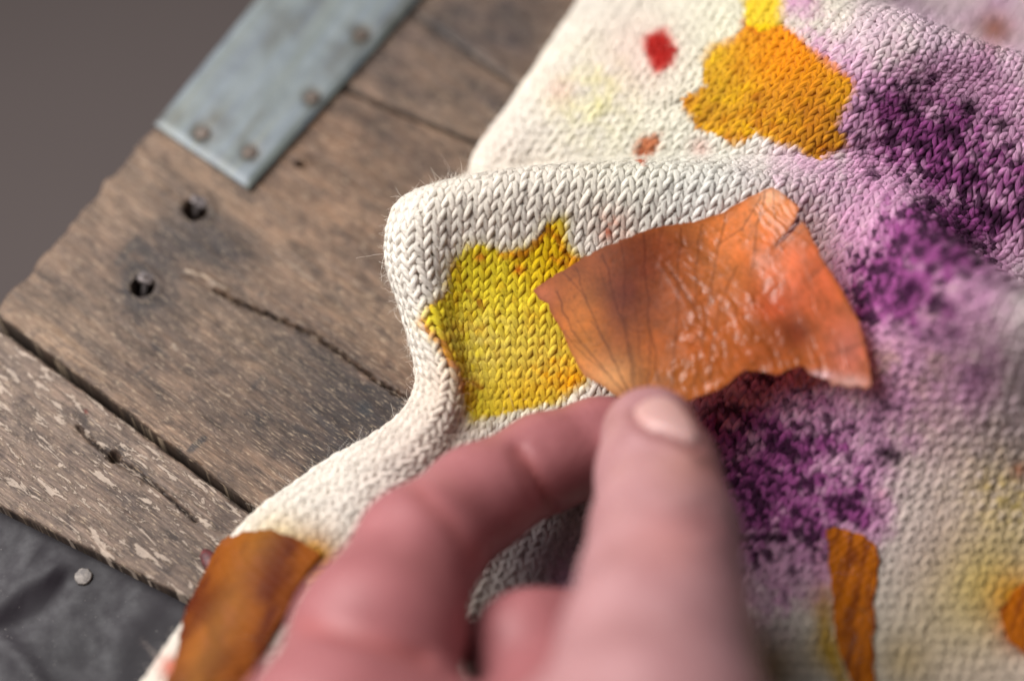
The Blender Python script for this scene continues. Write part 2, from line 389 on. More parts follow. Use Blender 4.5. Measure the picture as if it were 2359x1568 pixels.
# ------------------------------------------------------------------ dark plastic sheet below the table's front edge
bm_ = NT('dark_plastic'); o_ = bm_.n('ShaderNodeTexCoord').outputs['Object']
c = bm_.ramp(bm_.noise(o_, 60, 4), (.3, lin(20, 16, 20)), (.7, lin(32, 27, 32)))
dust = bm_.ramp(bm_.noise(o_, 2600, 2, .6), (.70, 0.0), (.76, 1.0)); sp = bm_.ramp(bm_.noise(o_, 90, 3), (.42, 0.0), (.66, 1.0))
c = bm_.mix(bm_.math('MULTIPLY', dust, bm_.math('MULTIPLY', sp, .6)), c, lin(180, 172, 166))
bm_.set(**{'Base Color': c, 'Roughness': bm_.ramp(bm_.noise(o_, 400, 3), (.3, .42), (.7, .6)), 'Specular IOR Level': .2})
a0, b0 = LB; un = (b0 - a0) / np.linalg.norm(b0 - a0); nn = np.array([un[1], -un[0]])
ss_, dd_ = np.meshgrid(np.linspace(-60, 260, 300), np.linspace(-3, 150, 170), indexing='ij')
x, y = np.moveaxis(a0 + ss_[..., None] * un + dd_[..., None] * nn, -1, 0)
dd = (np.stack([x, y], -1) - a0) @ nn; ss = (np.stack([x, y], -1) - a0) @ un    # dd > 0: in front of the edge
z = -3.2 - .05 * np.maximum(dd, 0) 
px, py, _ = project(np.stack([x, y, z], -1))
wr = 2.4 * np.exp(-(linedist(px, py, [(-40, 640), (20, 590), (70, 560), (75, 500)]) / 11) ** 2) - 1.2 * np.exp(-(linedist(px, py, [(-20, 640), (40, 615), (62, 590), (72, 540)]) / 9) ** 2) \
    + 1.6 * np.exp(-(linedist(px, py, [(-20, 600), (15, 575), (50, 530)]) / 9) ** 2) + 1.8 * np.exp(-(linedist(px, py, [(0, 640), (25, 665), (60, 720)]) / 12) ** 2) + 1.0 * np.exp(-(linedist(px, py, [(150, 600), (120, 640), (110, 700)]) / 18) ** 2)
z += .4 * wr * sst(-1, 4, dd) + (fbm(x * .04, y * .04, 4, 2) - .5) * 1.5
sheet = mesh_obj('plastic_sheet', np.stack([x, y, z], -1).reshape(-1, 3), gridfaces(300, 170, flip=True), bm_.m, base=(-60, -90, -6))
tag(sheet, 'dark wrinkled glossy plastic sheet below the front edge of the table', 'plastic sheet')
tm = NT('tack_metal'); o_ = tm.n('ShaderNodeTexCoord').outputs['Object']
tm.set(**{'Base Color': tm.ramp(tm.noise(o_, 1500, 4), (.35, lin(66, 60, 58)), (.65, lin(112, 104, 98)))}, Metallic=.2, Roughness=.6)
tk = lathe('tack', [(1.35, -.5), (1.4, .25), (1.25, .45), (.5, .55), (.1, .56)], 18, np.array([x, y, z])[:, (np.hypot(project(np.stack([x, y, z], -1))[0] - 82, project(np.stack([x, y, z], -1))[1] - 578)).argmin() // x.shape[1], (np.hypot(project(np.stack([x, y, z], -1))[0] - 82, project(np.stack([x, y, z], -1))[1] - 578)).argmin() % x.shape[1]], (-.05, -.1, 1), tm.m, sheet, wob=.12)
tag(tk, 'flat round grey tack head')
# ------------------------------------------------------------------ knitted cloth: one surface lofted through wale lines
# each line runs along the wales from the front to the back: (pixel x, pixel y, height mm)
G = [
 [(62,800,5),(143,697,5),(200,612,5),(243,533,6),(318,475,6),(394,430,7),(424,386,8),(413,320,10),(394,258,14),(400,214,18),(432,200,12),(472,182,4),(484,152,5),(520,100,6),(572,25,7),(622,-50,7),(667,-120,7),(702,-180,7)],
 [(100,800,11),(178,697,11),(230,615,11),(275,545,12),(340,492,12),(412,447,13),(445,396,14),(432,330,16),(414,268,20),(420,207,24),(452,190,18),(490,184,7),(503,154,9),(543,103,12),(598,30,12),(650,-45,12),(695,-115,12),(735,-175,12)],
 [(170,805,11),(250,705,11),(300,630,12),(340,565,12),(385,515,11),(445,460,10),(470,395,9),(462,330,12),(460,270,17),(468,197,25),(495,182,20),(525,176,8),(543,152,10),(580,105,14),(630,35,14),(680,-40,14),(725,-110,14),(765,-170,14)],
 [(330,900,7),(385,780,7),(420,690,7),(448,605,6),(480,530,5),(514,458,6),(530,390,9),(535,325,13),(540,260,18),(552,184,26),(572,173,20),(594,168,11),(610,142,13),(642,95,17),(692,25,19),(735,-45,19),(780,-110,18),(820,-165,18)],
 [(470,950,5),(500,820,5),(527,715,5),(550,615,4),(578,528,3.5),(605,453,4.5),(616,388,9),(624,320,14),(634,255,19),(652,182,26),(670,171,22),(690,162,16),(706,140,19),(738,90,24),(786,20,28),(822,-25,29),(850,-40,18),(890,-90,18)],
 [(590,1000,5),(615,860,5),(637,745,5),(656,645,4.5),(677,550,4),(699,462,5),(712,388,10),(725,320,15),(742,255,20),(767,192,26),(786,176,24),(804,160,24),(823,132,28),(856,80,33),(893,26,36),(908,24,22),(922,10,12),(962,-60,16)],
 [(688,1000,5),(706,860,5),(730,745,6),(752,645,6),(775,550,6.5),(799,462,9.5),(818,388,15),(833,322,20),(852,262,22),(876,205,24),(894,180,24),(911,155,25.5),(931,120,28),(956,85,31),(984,56,34),(996,56,20),(1012,42,10),(1052,-30,16)],
 [(785,1000,5),(800,860,5),(825,745,6),(848,645,6.5),(872,550,8),(898,462,13),(918,388,22),(934,328,32),(948,285,38),(964,264,36),(978,262,20),(998,243,18),(1022,198,22),(1046,142,27),(1075,75,33),(1088,75,18),(1105,55,10),(1150,-20,16)],
 [(885,1000,5),(898,860,5),(922,745,6),(945,645,7),(970,550,9),(1000,462,15),(1022,390,26),(1037,345,35),(1052,322,36),(1066,322,20),(1086,306,15),(1104,278,16),(1122,232,20),(1147,170,26),(1180,95,32),(1194,92,18),(1212,70,10),(1250,0,16)],
 [(985,1000,5),(997,860,5),(1020,745,6),(1045,645,7),(1075,550,8.5),(1110,462,13),(1142,395,22),(1156,355,30),(1172,335,30),(1188,332,18),(1208,314,14),(1224,285,15),(1242,245,19),(1267,185,25),(1300,115,30),(1320,100,24),(1335,85,20),(1370,20,22)],
 [(1085,1000,5),(1097,860,5),(1120,745,5),(1147,645,6),(1182,550,8),(1225,462,11),(1262,400,18),(1277,360,24),(1292,342,24),(1308,338,16),(1328,320,12),(1344,292,13),(1362,252,17),(1387,192,22),(1420,122,26),(1440,106,18),(1455,90,14),(1490,25,16)],
]
G = np.array(G, float)
C = onz(G[..., 0], G[..., 1], G[..., 2])
# the rolled-under left edge
dv = np.gradient(C[0], axis=0); side = np.stack([dv[:, 1], -dv[:, 0]], -1); side /= np.linalg.norm(side, axis=1, keepdims=True)
side = 0.5 * side + 0.5 * np.array([0.9, -0.1])
u1 = C[0].copy(); u1[:, :2] += side * 3.0; u1[:, 2] = np.maximum(1.2, C[0][:, 2] * 0.3 - .8)
u2 = C[0].copy(); u2[:, :2] += side * 11.0; u2[:, 2] = 1.0
C = np.concatenate([u2[None], u1[None], C], 0)
def cr(P, t, axis):                         # Catmull-Rom along an axis at parameters t
    P = np.moveaxis(P, axis, 0); n = len(P); Q = np.concatenate([2 * P[:1] - P[1:2], P, 2 * P[-1:] - P[-2:-1]])
    i = np.clip(np.floor(t).astype(int), 0, n - 2); f = (t - i).reshape(-1, *([1] * (P.ndim - 1)))
    a, b, c, d = Q[i], Q[i + 1], Q[i + 2], Q[i + 3]
    r = 0.5 * (2 * b + (c - a) * f + (2 * a - 5 * b + 4 * c - d) * f ** 2 + (3 * b - a - 3 * c + d) * f ** 3)
    return np.moveaxis(r, 0, axis)
NU, NV = 420, 620
D = cr(cr(C, np.linspace(0, C.shape[0] - 1, NU), 0), np.linspace(0, C.shape[1] - 1, NV), 1)
def sm1(A, k, axis):
    w = np.exp(-np.linspace(-2, 2, 2 * k + 1) ** 2); w /= w.sum()
    pad = [(0, 0)] * A.ndim; pad[axis] = (k, k)
    B = np.pad(A, pad, mode='reflect', reflect_type='odd'); out = 0
    for q in range(2 * k + 1): out = out + w[q] * np.take(B, np.arange(q, q + A.shape[axis]), axis)
    return out
D = sm1(sm1(D, 14, 0), 14, 1)
qx, qy = D[..., 0], D[..., 1]
D[..., 2] += (fbm(qx * .06, qy * .06, 12) - .5) * 2.0
D[..., 2] = np.maximum(D[..., 2], 1.0)
# even stitch spacing: average arc length across and along
au = np.linalg.norm(np.diff(D, axis=0), axis=-1)[:, 60:480].mean(1); au = np.concatenate([[0], np.cumsum(au)])
av = np.linalg.norm(np.diff(D, axis=1), axis=-1)[60:330].mean(0); av = np.concatenate([[0], np.cumsum(av)])
N3 = np.cross(np.gradient(D, axis=0), np.gradient(D, axis=1)); N3 /= np.linalg.norm(N3, axis=-1, keepdims=True)
def samp(A, um, vm):                        # sample a grid at millimetre coordinates
    fi = np.interp(um, au, np.arange(NU)); fj = np.interp(vm, av, np.arange(NV))
    i = np.clip(fi.astype(int), 0, NU - 2); j = np.clip(fj.astype(int), 0, NV - 2)
    a = (fi - i)[..., None]; b = (fj - j)[..., None]
    return (A[i, j] * (1 - a) + A[i + 1, j] * a) * (1 - b) + (A[i, j + 1] * (1 - a) + A[i + 1, j + 1] * a) * b

# ---- the plant dyes (colour of the yarn, plus some shade painted in at front right)
CREAM = lin(236, 228, 217)
YEL = P_((1045,600),(1080,562),(1112,558),(1160,578),(1205,570),(1240,548),(1262,512),(1300,503),(1304,560),(1340,600),(1420,650),(1400,800),(1345,880),(1280,925),(1180,950),(1080,972),(1068,930),(1055,860),(1015,790),(968,742),(985,710),(1020,680))
ORA = P_((1720,60),(1800,60),(1880,130),(1968,190),(1945,250),(1928,290),(1947,330),(1890,368),(1850,345),(1790,322),(1740,315),(1690,337),(1650,310),(1600,300),(1590,270),(1568,232),(1625,200),(1618,160),(1640,110),(1690,92))
YTOP = P_((1700,-60),(1805,-60),(1798,60),(1750,78),(1718,50))
RED = P_((1488,92),(1532,74),(1560,120),(1548,150),(1512,168),(1495,130))
SM1 = P_((1463,345),(1490,318),(1525,308),(1522,335),(1495,360),(1470,362))
SM2 = P_((1466,370),(1487,370),(1480,388))
PUR = [(2200,270,150,.95),(2080,320,110,.7),(2330,430,130,1.15),(2150,570,120,.8),(2240,520,90,.7),(2060,640,100,1.1),(1990,690,75,.95),(2120,420,120,.5),(2000,440,140,.35),
       (1780,880,110,.55),(1850,1000,150,.95),(1905,1110,120,1.1),(1770,1150,140,.85),(1660,1010,120,1.0),(1640,1130,90,.7),(1975,1185,70,1.0),(1850,1280,130,.6),(1720,1260,110,.5),(2130,800,170,.5),(2200,680,130,.5),(2250,860,90,.4),
       (1850,20,60,.7),(1890,120,50,.5),(1940,170,60,.45),(2050,230,90,.4),(2010,130,130,.25),(1950,310,90,.3),(1830,400,110,.28),(2000,560,140,.25),(2300,150,110,.4),(1330,1340,90,.75),(1750,1420,90,.4),(2060,950,110,.45),(2250,1000,120,.2)]
def dye(px, py):
    wob = lambda s, a, k: (fbm(px * s, py * s, k) - .5) * 2 * a
    X = px + wob(.05, 3, 1) + wob(.2, 2.5, 2); Y = py + wob(.05, 3, 3) + wob(.2, 2.5, 4)
    c = np.ones(px.shape + (3,)) * CREAM
    n = fbm(px * .02, py * .02, 60)[..., None]
    c = c * (.92 + .14 * n) * (1 - .07 * (fbm(px * .015, py * .015, 61)[..., None]) * np.array([0, .4, 1.0]))
    def lay(m, col, k=1.0):
        nonlocal c
        m = (np.clip(m, 0, 1) * k)[..., None]; c = c * (1 - m) + np.asarray(col) * m
    gs = lambda x, y, r: np.exp(-((px - x * F) ** 2 + (py - y * F) ** 2) / (r * F) ** 2)
    # greenish and yellow washes
    lay(sst(1900 * F, 2250 * F, px) * sst(900 * F, 1250 * F, py) * .75, lin(212, 188, 168))  # taupe tint that also paints in the dimness at front right
    lay(gs(1750, 120, 260) * .5, lin(228, 228, 190)); lay(gs(1370, 230, 90) * (.5 + wob(.1, 1, 6)), lin(222, 214, 150)); lay(gs(1500, 330, 160) * .3, lin(222, 222, 190))
    lay(gs(1290, 210, 35) * .6, lin(226, 190, 168)); lay(gs(1150, 330, 60) * .25, lin(226, 205, 195))
    lay(gs(1480, 130, 95) * .55, lin(232, 196, 186)); lay(gs(1615, 340, 25) * .6, lin(222, 160, 140))
    lay(gs(1410, 525, 42) * (.6 + wob(.3, 1.2, 9)), lin(222, 165, 140)); lay(gs(1402, 533, 9), lin(190, 90, 50))
    lay(gs(1640, 470, 170) * .35, lin(222, 225, 232))
    lay(gs(1050, 880, 70) * .5, lin(222, 190, 160)); lay(gs(1000, 1010, 120) * .4, lin(220, 196, 176)); lay(gs(950, 1100, 130) * .3, lin(214, 190, 186))
    lay(gs(2330, 1130, 120) * (.7 + wob(.15, .8, 14)), lin(206, 182, 96)); lay(gs(2250, 1330, 120) * .95, lin(210, 186, 80)); lay(gs(2180, 1420, 150) * .3, lin(206, 186, 120)); lay(gs(2345, 1080, 18), lin(190, 120, 10)); lay(gs(2027, 1142, 15), lin(205, 140, 20)); lay(gs(2030, 1185, 11) * .7, lin(200, 145, 40))
    lay(gs(2080, 1520, 70) * .6, lin(190, 160, 90)); lay(gs(1760, 1540, 70) * .7, lin(196, 150, 70)); lay(gs(1900, 1380, 45) * .8, lin(205, 165, 90)); lay(gs(1910, 1500, 50) * .8, lin(215, 175, 70)); lay(np.exp(-(linedist(px, py, P_((1890,1260),(1895,1350),(1900,1470),(1950,1600))) / 9) ** 2) * .85, lin(205, 160, 40))
    lay(gs(1270, 1290, 150) * .75, lin(190, 174, 186)); lay(gs(2150, 1250, 160) * .35, lin(196, 168, 186)); lay(gs(2340, 1380, 70), lin(205, 140, 10)); lay(gs(2350, 1450, 45), lin(190, 80, 10))
    # lilac ground of the right half
    rh = sst(-60, 110, (px - 790) + (150 - py) * -.25 + wob(.012, 70, 20)) * (1 - sst(380, 520, py - (px - 850) * .1)) * (1 - .35 * sst(860, 960, px) * sst(230, 330, py))
    lay(rh * (.6 + wob(.03, .5, 21)), lin(216, 174, 204))
    lay(sst(.2, .9, gs(2050, 620, 330) * (.5 + wob(.03, .8, 22))), lin(206, 170, 182), .5)
    lay(gs(2080, 760, 130) * (.55 + wob(.08, .7, 24)), lin(206, 160, 120)); lay(gs(1950, 620, 110) * .45, lin(214, 180, 150)); lay(gs(2140, 900, 170) * .5, lin(196, 150, 130)); lay(gs(1620, 940, 110) * .35, lin(176, 120, 90)); lay(gs(1640, 1080, 90) * .5, lin(140, 96, 90))
    p = np.zeros_like(px)
    for x, y, r, k in PUR: p = p + k * .46 * gs(x, y, r)
    p = p * (.35 + 1.25 * fbm(X * .045, Y * .045, 30)) + (fbm(X * .13, Y * .13, 31) - .5) * .55 * np.clip(p * 1.6, 0, 1)
    pc = np.clip(p, 0, 1.4)
    lay(sst(.04, .42, pc), lin(216, 156, 194), .87); lay(sst(.38, .82, pc), lin(150, 62, 132), .92); lay(sst(.85, 1.3, pc), lin(70, 10, 64), .93)
    spk = fbm(X * .16, Y * .16, 35, 3); spk = sst(.63 - .15 * np.clip(pc, 0, 1), .70 - .13 * np.clip(pc, 0, 1), spk) * sst(.24, .6, pc)
    lay(spk, lin(44, 10, 40), .88)
    for x, y, r in ((2035,1040,16),(2060,1050,18),(2310,290,16),(2100,190,13),(2240,400,14),(2180,300,20),(2225,545,20),(2300,500,24),(2230,250,22),(2085,245,18),(1830,1050,16),(1800,1240,14),(1770,1235,14)): lay(gs(x, y, r) * 1.3, lin(40, 8, 34), .9)
    lay(gs(2290, 70, 40) * .8, lin(170, 95, 60))
    # yellow patch with its brown seams
    lay(1 - sst(-4, 3, polysd(X, Y, P_((500,1290),(585,1242),(695,1256),(735,1285),(650,1430),(540,1640),(380,1640),(430,1520),(478,1330)))), lin(176, 88, 22), .95)
    def patch(poly, soft):
        q_ = polysd(X, Y, poly) + (fbm(px * .35, py * .35, 43) - .5) * 5; s_ = soft * (.5 + 3.2 * sst(.35, .75, fbm(px * .06, py * .06, 42)))
        return 1 - sst(-s_, s_, q_)
    m = patch(YEL, 2.2); tone = fbm(px * .03, py * .03, 44)[..., None]
    yc = lin(238, 212, 2) * (1 - tone) + lin(228, 204, 14) * tone
    lay(1 - sst(-2, 14, polysd(X, Y, YEL)), lin(238, 222, 150), .35); lay(m, yc, .96); lay(m * sst(.45, .75, fbm(px * .09, py * .09, 40)), lin(240, 220, 50), .7); lay(m * sst(.55, .8, fbm(px * .07, py * .07, 39)), lin(226, 172, 6), .7)
    lay(m * gs(1110, 800, 90) * (.5 + wob(.15, 1, 45)), lin(238, 220, 130), .6); lay(m * gs(1240, 850, 130) * .8, lin(216, 186, 78))
    lay(m * gs(1290, 600, 90), lin(232, 190, 10)); lay(m * gs(1270, 850, 55) * (.4 + wob(.15, 1.3, 46)), lin(236, 165, 5)); lay(m * gs(1320, 880, 40), lin(236, 160, 5)); lay(m * gs(1210, 930, 70) * .7, lin(226, 178, 20))
    lay(np.exp(-(linedist(X, Y, P_((968,742),(1015,790),(1050,855),(1062,900))) / 3.5) ** 2), lin(205, 120, 40), .8)
    lay(np.exp(-(linedist(X, Y, P_((1150,590),(1215,580),(1262,530),(1285,545),(1300,580),(1345,605))) / 3.2) ** 2), lin(196, 110, 10), .85); lay(np.exp(-(linedist(X, Y, P_((1270,590),(1320,610))) / 4) ** 2), lin(205, 110, 15), .7)
    lay(np.exp(-(linedist(px, py, P_((1070,660),(1095,685),(1118,710))) / 1.6) ** 2), lin(150, 80, 15), .85); lay(np.exp(-(linedist(px, py, P_((1115,695),(1080,725))) / 1.6) ** 2), lin(150, 85, 15), .7); lay(gs(1195, 620, 12), lin(214, 110, 10)); lay(gs(1105, 590, 10), lin(214, 120, 30)); lay(np.exp(-(linedist(px, py, P_((1085,880),(1110,895))) / 1.8) ** 2), lin(170, 90, 15), .8)
    lay(np.exp(-(linedist(X, Y, P_((1045,600),(1020,680),(985,710))) / 2.2) ** 2), lin(205, 150, 30), .6)
    # the orange patch
    m = patch(ORA, 2.0); tone = fbm(px * .05, py * .05, 48)[..., None]
    lay(m, lin(232, 164, 4) * (1 - tone) + lin(206, 142, 6) * tone, .97)
    lay(m * sst(.5, .75, fbm(px * .08, py * .08, 38)), lin(190, 104, 4), .7); lay(m * sst(.5, .75, fbm(px * .06, py * .1, 37)), lin(240, 184, 6), .7); lay(m * gs(1830, 120, 110), lin(238, 146, 0)); lay(m * gs(1870, 270, 90) * .7, lin(186, 110, 20)); lay(m * gs(1660, 210, 70) * .6, lin(206, 160, 30)); lay(gs(1745, 225, 14), lin(165, 85, 10), .8); lay(m * gs(1640, 120, 50) * .5, lin(222, 186, 40))
    lay(np.exp(-(linedist(X, Y, P_((1600,280),(1650,240))) / 2.5) ** 2), lin(165, 105, 15), .6); lay(np.exp(-(linedist(X, Y, P_((1718,55),(1750,85))) / 3.5) ** 2), lin(205, 110, 10), .8); lay(np.exp(-(linedist(X, Y, P_((1800,62),(1965,190))) / 3) ** 2), lin(225, 120, 10), .6)
    lay(patch(YTOP, 2.5), lin(240, 205, 15), .95)
    m = 1 - sst(-2, 7, polysd(X, Y, RED)); lay(m, lin(214, 60, 50), .8); lay(patch(RED, 2), lin(170, 18, 10), .97)
    lay(patch(SM1, 2), lin(190, 98, 40), .9); lay(patch(SM2, 1.5), lin(196, 80, 20), .95); lay(gs(1475, 350, 8), lin(150, 60, 20), .7)
    lay(gs(720, 1290, 60) * 1.3, lin(190, 130, 10), .95); lay(gs(400, 1540, 28) * 1.2, lin(200, 90, 60), .85); lay(gs(640, 1250, 60) * .6, lin(215, 180, 90))
    return np.clip(c, 0.004, .9)

# ---- yarn: every course is one looped strand
WALE = 2.02; K = WALE / (2 * math.pi); COURSE = 1.72; RAD = 1.58 * K
ncol = int(au[-1] / WALE) - 1; nrow = int(av[-1] / COURSE) - 1
tt = np.array([0.0, .55, .95, 1.25, 1.57, 1.89, 2.19, 2.59, 3.1416, 3.69, 4.09, 4.39, 4.712, 5.03, 5.33, 5.73])
T = np.arange(ncol)[:, None] * 2 * np.pi + tt; T = T.ravel()
rows = np.arange(nrow)[:, None]
ju = (vnoise(T[None] * .16, rows * .73, 5) - .5) * .45 + (vnoise(T[None] * .6, rows * 1.7, 6) - .5) * .28
jv = (vnoise(T[None] * .13, rows * .57, 7) - .5) * .5 + (vnoise(T[None] * .7, rows * 1.9, 17) - .5) * .3
um = .6 + K * (T[None] + 1.85 * np.sin(2 * T)[None]) + ju
vm = COURSE * (rows + 1) + 4.5 * K * np.cos(T)[None] + jv
zz = -.65 * K * np.cos(2 * T)[None] + (vnoise(T[None] * .5, rows * 1.3, 8) - .5) * .35
S0 = samp(D, um, vm); Nn = samp(N3, um, vm); Nn /= np.linalg.norm(Nn, axis=-1, keepdims=True)
if np.mean(Nn[..., 2]) < 0: Nn = -Nn
CL = S0 + Nn * (zz + 1.0)[..., None]
tan = np.gradient(CL, axis=1); tan /= np.linalg.norm(tan, axis=-1, keepdims=True) + 1e-9
bi = np.cross(tan, Nn); bi /= np.linalg.norm(bi, axis=-1, keepdims=True) + 1e-9
no = np.cross(bi, tan)
ln = np.concatenate([np.zeros((nrow, 1)), np.cumsum(np.linalg.norm(np.diff(CL, axis=1), axis=-1), 1)], 1)
pxk, pyk, _ = project(CL)
keep_row = True
yc = dye(pxk, pyk)
stitch_var = 1 + (vnoise(T[None] / 3.1416 + .25, rows * 1.0, 51) - .5) * .22
yc = yc * stitch_var[..., None]
NS = 7
ang = np.linspace(0, 2 * np.pi, NS, endpoint=False)
rad = RAD * (1 + (vnoise(T[None] * .8, rows * 2.1, 9) - .5) * .4) * (1 + .10 * np.cos(2 * T)[None] * -1)
V = CL[:, :, None] + rad[..., None, None] * (np.cos(ang)[None, None, :, None] * no[:, :, None] * .84 + np.sin(ang)[None, None, :, None] * bi[:, :, None])
R_, N_, _, _ = V.shape
idx = np.arange(R_ * N_ * NS).reshape(R_, N_, NS)
q = np.stack([idx[:, :-1], np.roll(idx, -1, 2)[:, :-1], np.roll(idx, -1, 2)[:, 1:], idx[:, 1:]], -1).reshape(-1, 4)
colv = np.repeat(yc.reshape(-1, 3), NS, 0)
uvv = np.stack([np.repeat(ln.ravel(), NS), np.tile(ang / (2 * np.pi), R_ * N_), np.repeat((np.arange(R_)[:, None] * 3.7 + 0 * ln).ravel(), NS)], 1)
ym = NT('wool_yarn'); uv = ym.attr('mmuv'); sx = ym.n('ShaderNodeSeparateXYZ'); ym.l(uv.outputs['Vector'], sx.inputs[0])
a_ = ym.math('ADD', ym.math('MULTIPLY', sx.outputs[1], 2 * math.pi), ym.math('MULTIPLY', sx.outputs[0], 2.1))    # twist angle
cx = ym.n('ShaderNodeCombineXYZ'); ym.l(ym.math('COSINE', a_), cx.inputs[0]); ym.l(ym.math('SINE', a_), cx.inputs[1]); ym.l(ym.math('ADD', ym.math('MULTIPLY', sx.outputs[0], .35), sx.outputs[2]), cx.inputs[2])
strand = ym.noise(cx.outputs[0], 3.4, 4, .6, .2)
fibre = ym.noise(cx.outputs[0], 9.0, 2, .6, .3)
ply = ym.math('ABSOLUTE', ym.math('SINE', ym.math('MULTIPLY', a_, 1.0)))
hh = ym.math('ADD', ym.math('ADD', ym.math('MULTIPLY', ply, .5), strand), ym.math('MULTIPLY', fibre, .45))
tint = ym.attr('tint').outputs['Color']
c = ym.mix(1.0, tint, ym.ramp(strand, (.3, .72), (.52, 1.0), (.72, 1.14)), 'MULTIPLY')
ym.set(**{'Base Color': c, 'Roughness': .72, 'Specular IOR Level': .12, 'Sheen Weight': .04, 'Sheen Roughness': .4, 'Normal': ym.bump(hh, .26, .85)})
ytr = ym.n('ShaderNodeBsdfTranslucent'); ym.l(c, ytr.inputs[0]); yms = ym.n('ShaderNodeMixShader'); yms.inputs[0].default_value = .22
ym.l(ym.b.outputs[0], yms.inputs[1]); ym.l(ytr.outputs[0], yms.inputs[2]); ym.l(yms.outputs[0], ym.out.inputs[0])
cloth = empty('knitted_cloth', onz(640, 330, 0))
tag(cloth, 'cream hand-knitted cloth dyed with yellow, orange and purple plant stains, lying in folds', 'knitted cloth')
yo = mesh_obj('knit_stitches', V.reshape(-1, 3), q, ym.m, cloth, colv, uvv); tag(yo, kind='stuff')
# added backing sheet that blocks light through the gaps between the loops
su = slice(2, NU - 6, 3); sv = slice(4, NV - 8, 3)
Nb = N3 if N3[..., 2].mean() > 0 else -N3
B = (D + Nb * .40)[su, sv]; bx, by, _ = project(B)
im = NT('backing_wool'); im.set(**{'Base Color': im.mix(1.0, im.attr('tint').outputs['Color'], (1, .98, .96), 'MULTIPLY')}, Roughness=.9)
mesh_obj('gap_backing', B.reshape(-1, 3), gridfaces(*B.shape[:2]), im.m, cloth, dye(bx, by).reshape(-1, 3))
# loose fibres standing off the yarn
nf = 70000
ri = rng.integers(0, R_, nf); ci = rng.integers(2, N_ - 2, nf); npt = 7
base = CL[ri, ci] + no[ri, ci] * (RAD * .8)
d0 = no[ri, ci] * np.where(rng.random((nf, 1)) < .3, rng.uniform(.2, 1.0, (nf, 1)), rng.uniform(-.1, .25, (nf, 1))) + bi[ri, ci] * rng.normal(0, .7, (nf, 1)) + tan[ri, ci] * rng.normal(0, 1.3, (nf, 1)); d0 /= np.linalg.norm(d0, axis=1, keepdims=True)
Lh = np.clip(rng.lognormal(.1, .5, nf), .5, 5.5); Lh = np.where(rng.random(nf) < .002, rng.uniform(3, 6, nf), Lh)
curl = rng.normal(0, .75, (nf, 3)); pts = [base]; d = d0
for k in range(npt - 1):
    d = d + curl * (.45 + .25 * k / npt) + rng.normal(0, .18, (nf, 3)); d /= np.linalg.norm(d, axis=1, keepdims=True)
    pts.append(pts[-1] + d * (Lh / (npt - 1))[:, None])
pts = np.stack(pts, 1); pts[..., 2] = np.maximum(pts[..., 2], .4)
try:
    hc = bpy.data.hair_curves.new('loose_fibres'); hc.add_curves([npt] * nf)
    org = np.array(cloth.location) / MM
    hc.position_data.foreach_set('vector', ((pts - org) * MM).astype(np.float32).ravel())
    ra = hc.attributes.get('radius') or hc.attributes.new('radius', 'FLOAT', 'POINT')
    ra.data.foreach_set('value', (np.tile(np.linspace(.014, .006, npt), nf) * MM).astype(np.float32))
    ca = hc.attributes.new('tint', 'FLOAT_COLOR', 'POINT')
    cc = np.ones((nf * npt, 4), np.float32); cc[:, :3] = np.repeat(np.clip(yc[ri, ci] * 1.05, 0, .92), npt, 0); ca.data.foreach_set('color', cc.ravel())
    hm = NT('wool_fibre'); hm.set(**{'Base Color': hm.attr('tint').outputs['Color']}, Roughness=.5)
    hc.materials.append(hm.m)
    ho = bpy.data.objects.new('loose_fibres', hc); sc.collection.objects.link(ho); ho.parent = cloth; tag(ho, kind='stuff')
except Exception as ex:
    print('FIBRES', ex)
print('STITCH', nrow, ncol, 'tris', len(q) * 2)
# ------------------------------------------------------------------ thin plant skins
def cellmesh(X, Y, sd, pos):
    """Grid cells inside an outline; the outermost vertices are pulled onto it. X,Y grids, sd signed distance in the same units."""
    gx, gy = np.gradient(sd); hx = X[1, 0] - X[0, 0]; hy = Y[0, 1] - Y[0, 0]; gx /= hx; gy /= hy
    m = np.maximum(np.hypot(gx, gy), .3); out = sd > 0
    X = np.where(out, X - sd * gx / m ** 2, X); Y = np.where(out, Y - sd * gy / m ** 2, Y)
    i, j = np.meshgrid(np.arange(X.shape[0] - 1), np.arange(X.shape[1] - 1), indexing='ij')
    lo = np.minimum.reduce([sd[:-1, :-1], sd[1:, :-1], sd[1:, 1:], sd[:-1, 1:]])
    hi = np.maximum.reduce([sd[:-1, :-1], sd[1:, :-1], sd[1:, 1:], sd[:-1, 1:]])
    ok = (lo < 0) & (hi < 1.5 * max(hx, hy))
    a = (i * X.shape[1] + j)[ok]; n = X.shape[1]
    f = np.stack([a, a + n, a + n + 1, a + 1], 1)
    used, inv = np.unique(f, return_inverse=True); f = inv.reshape(-1, 4)
    return X.ravel()[used], Y.ravel()[used], f
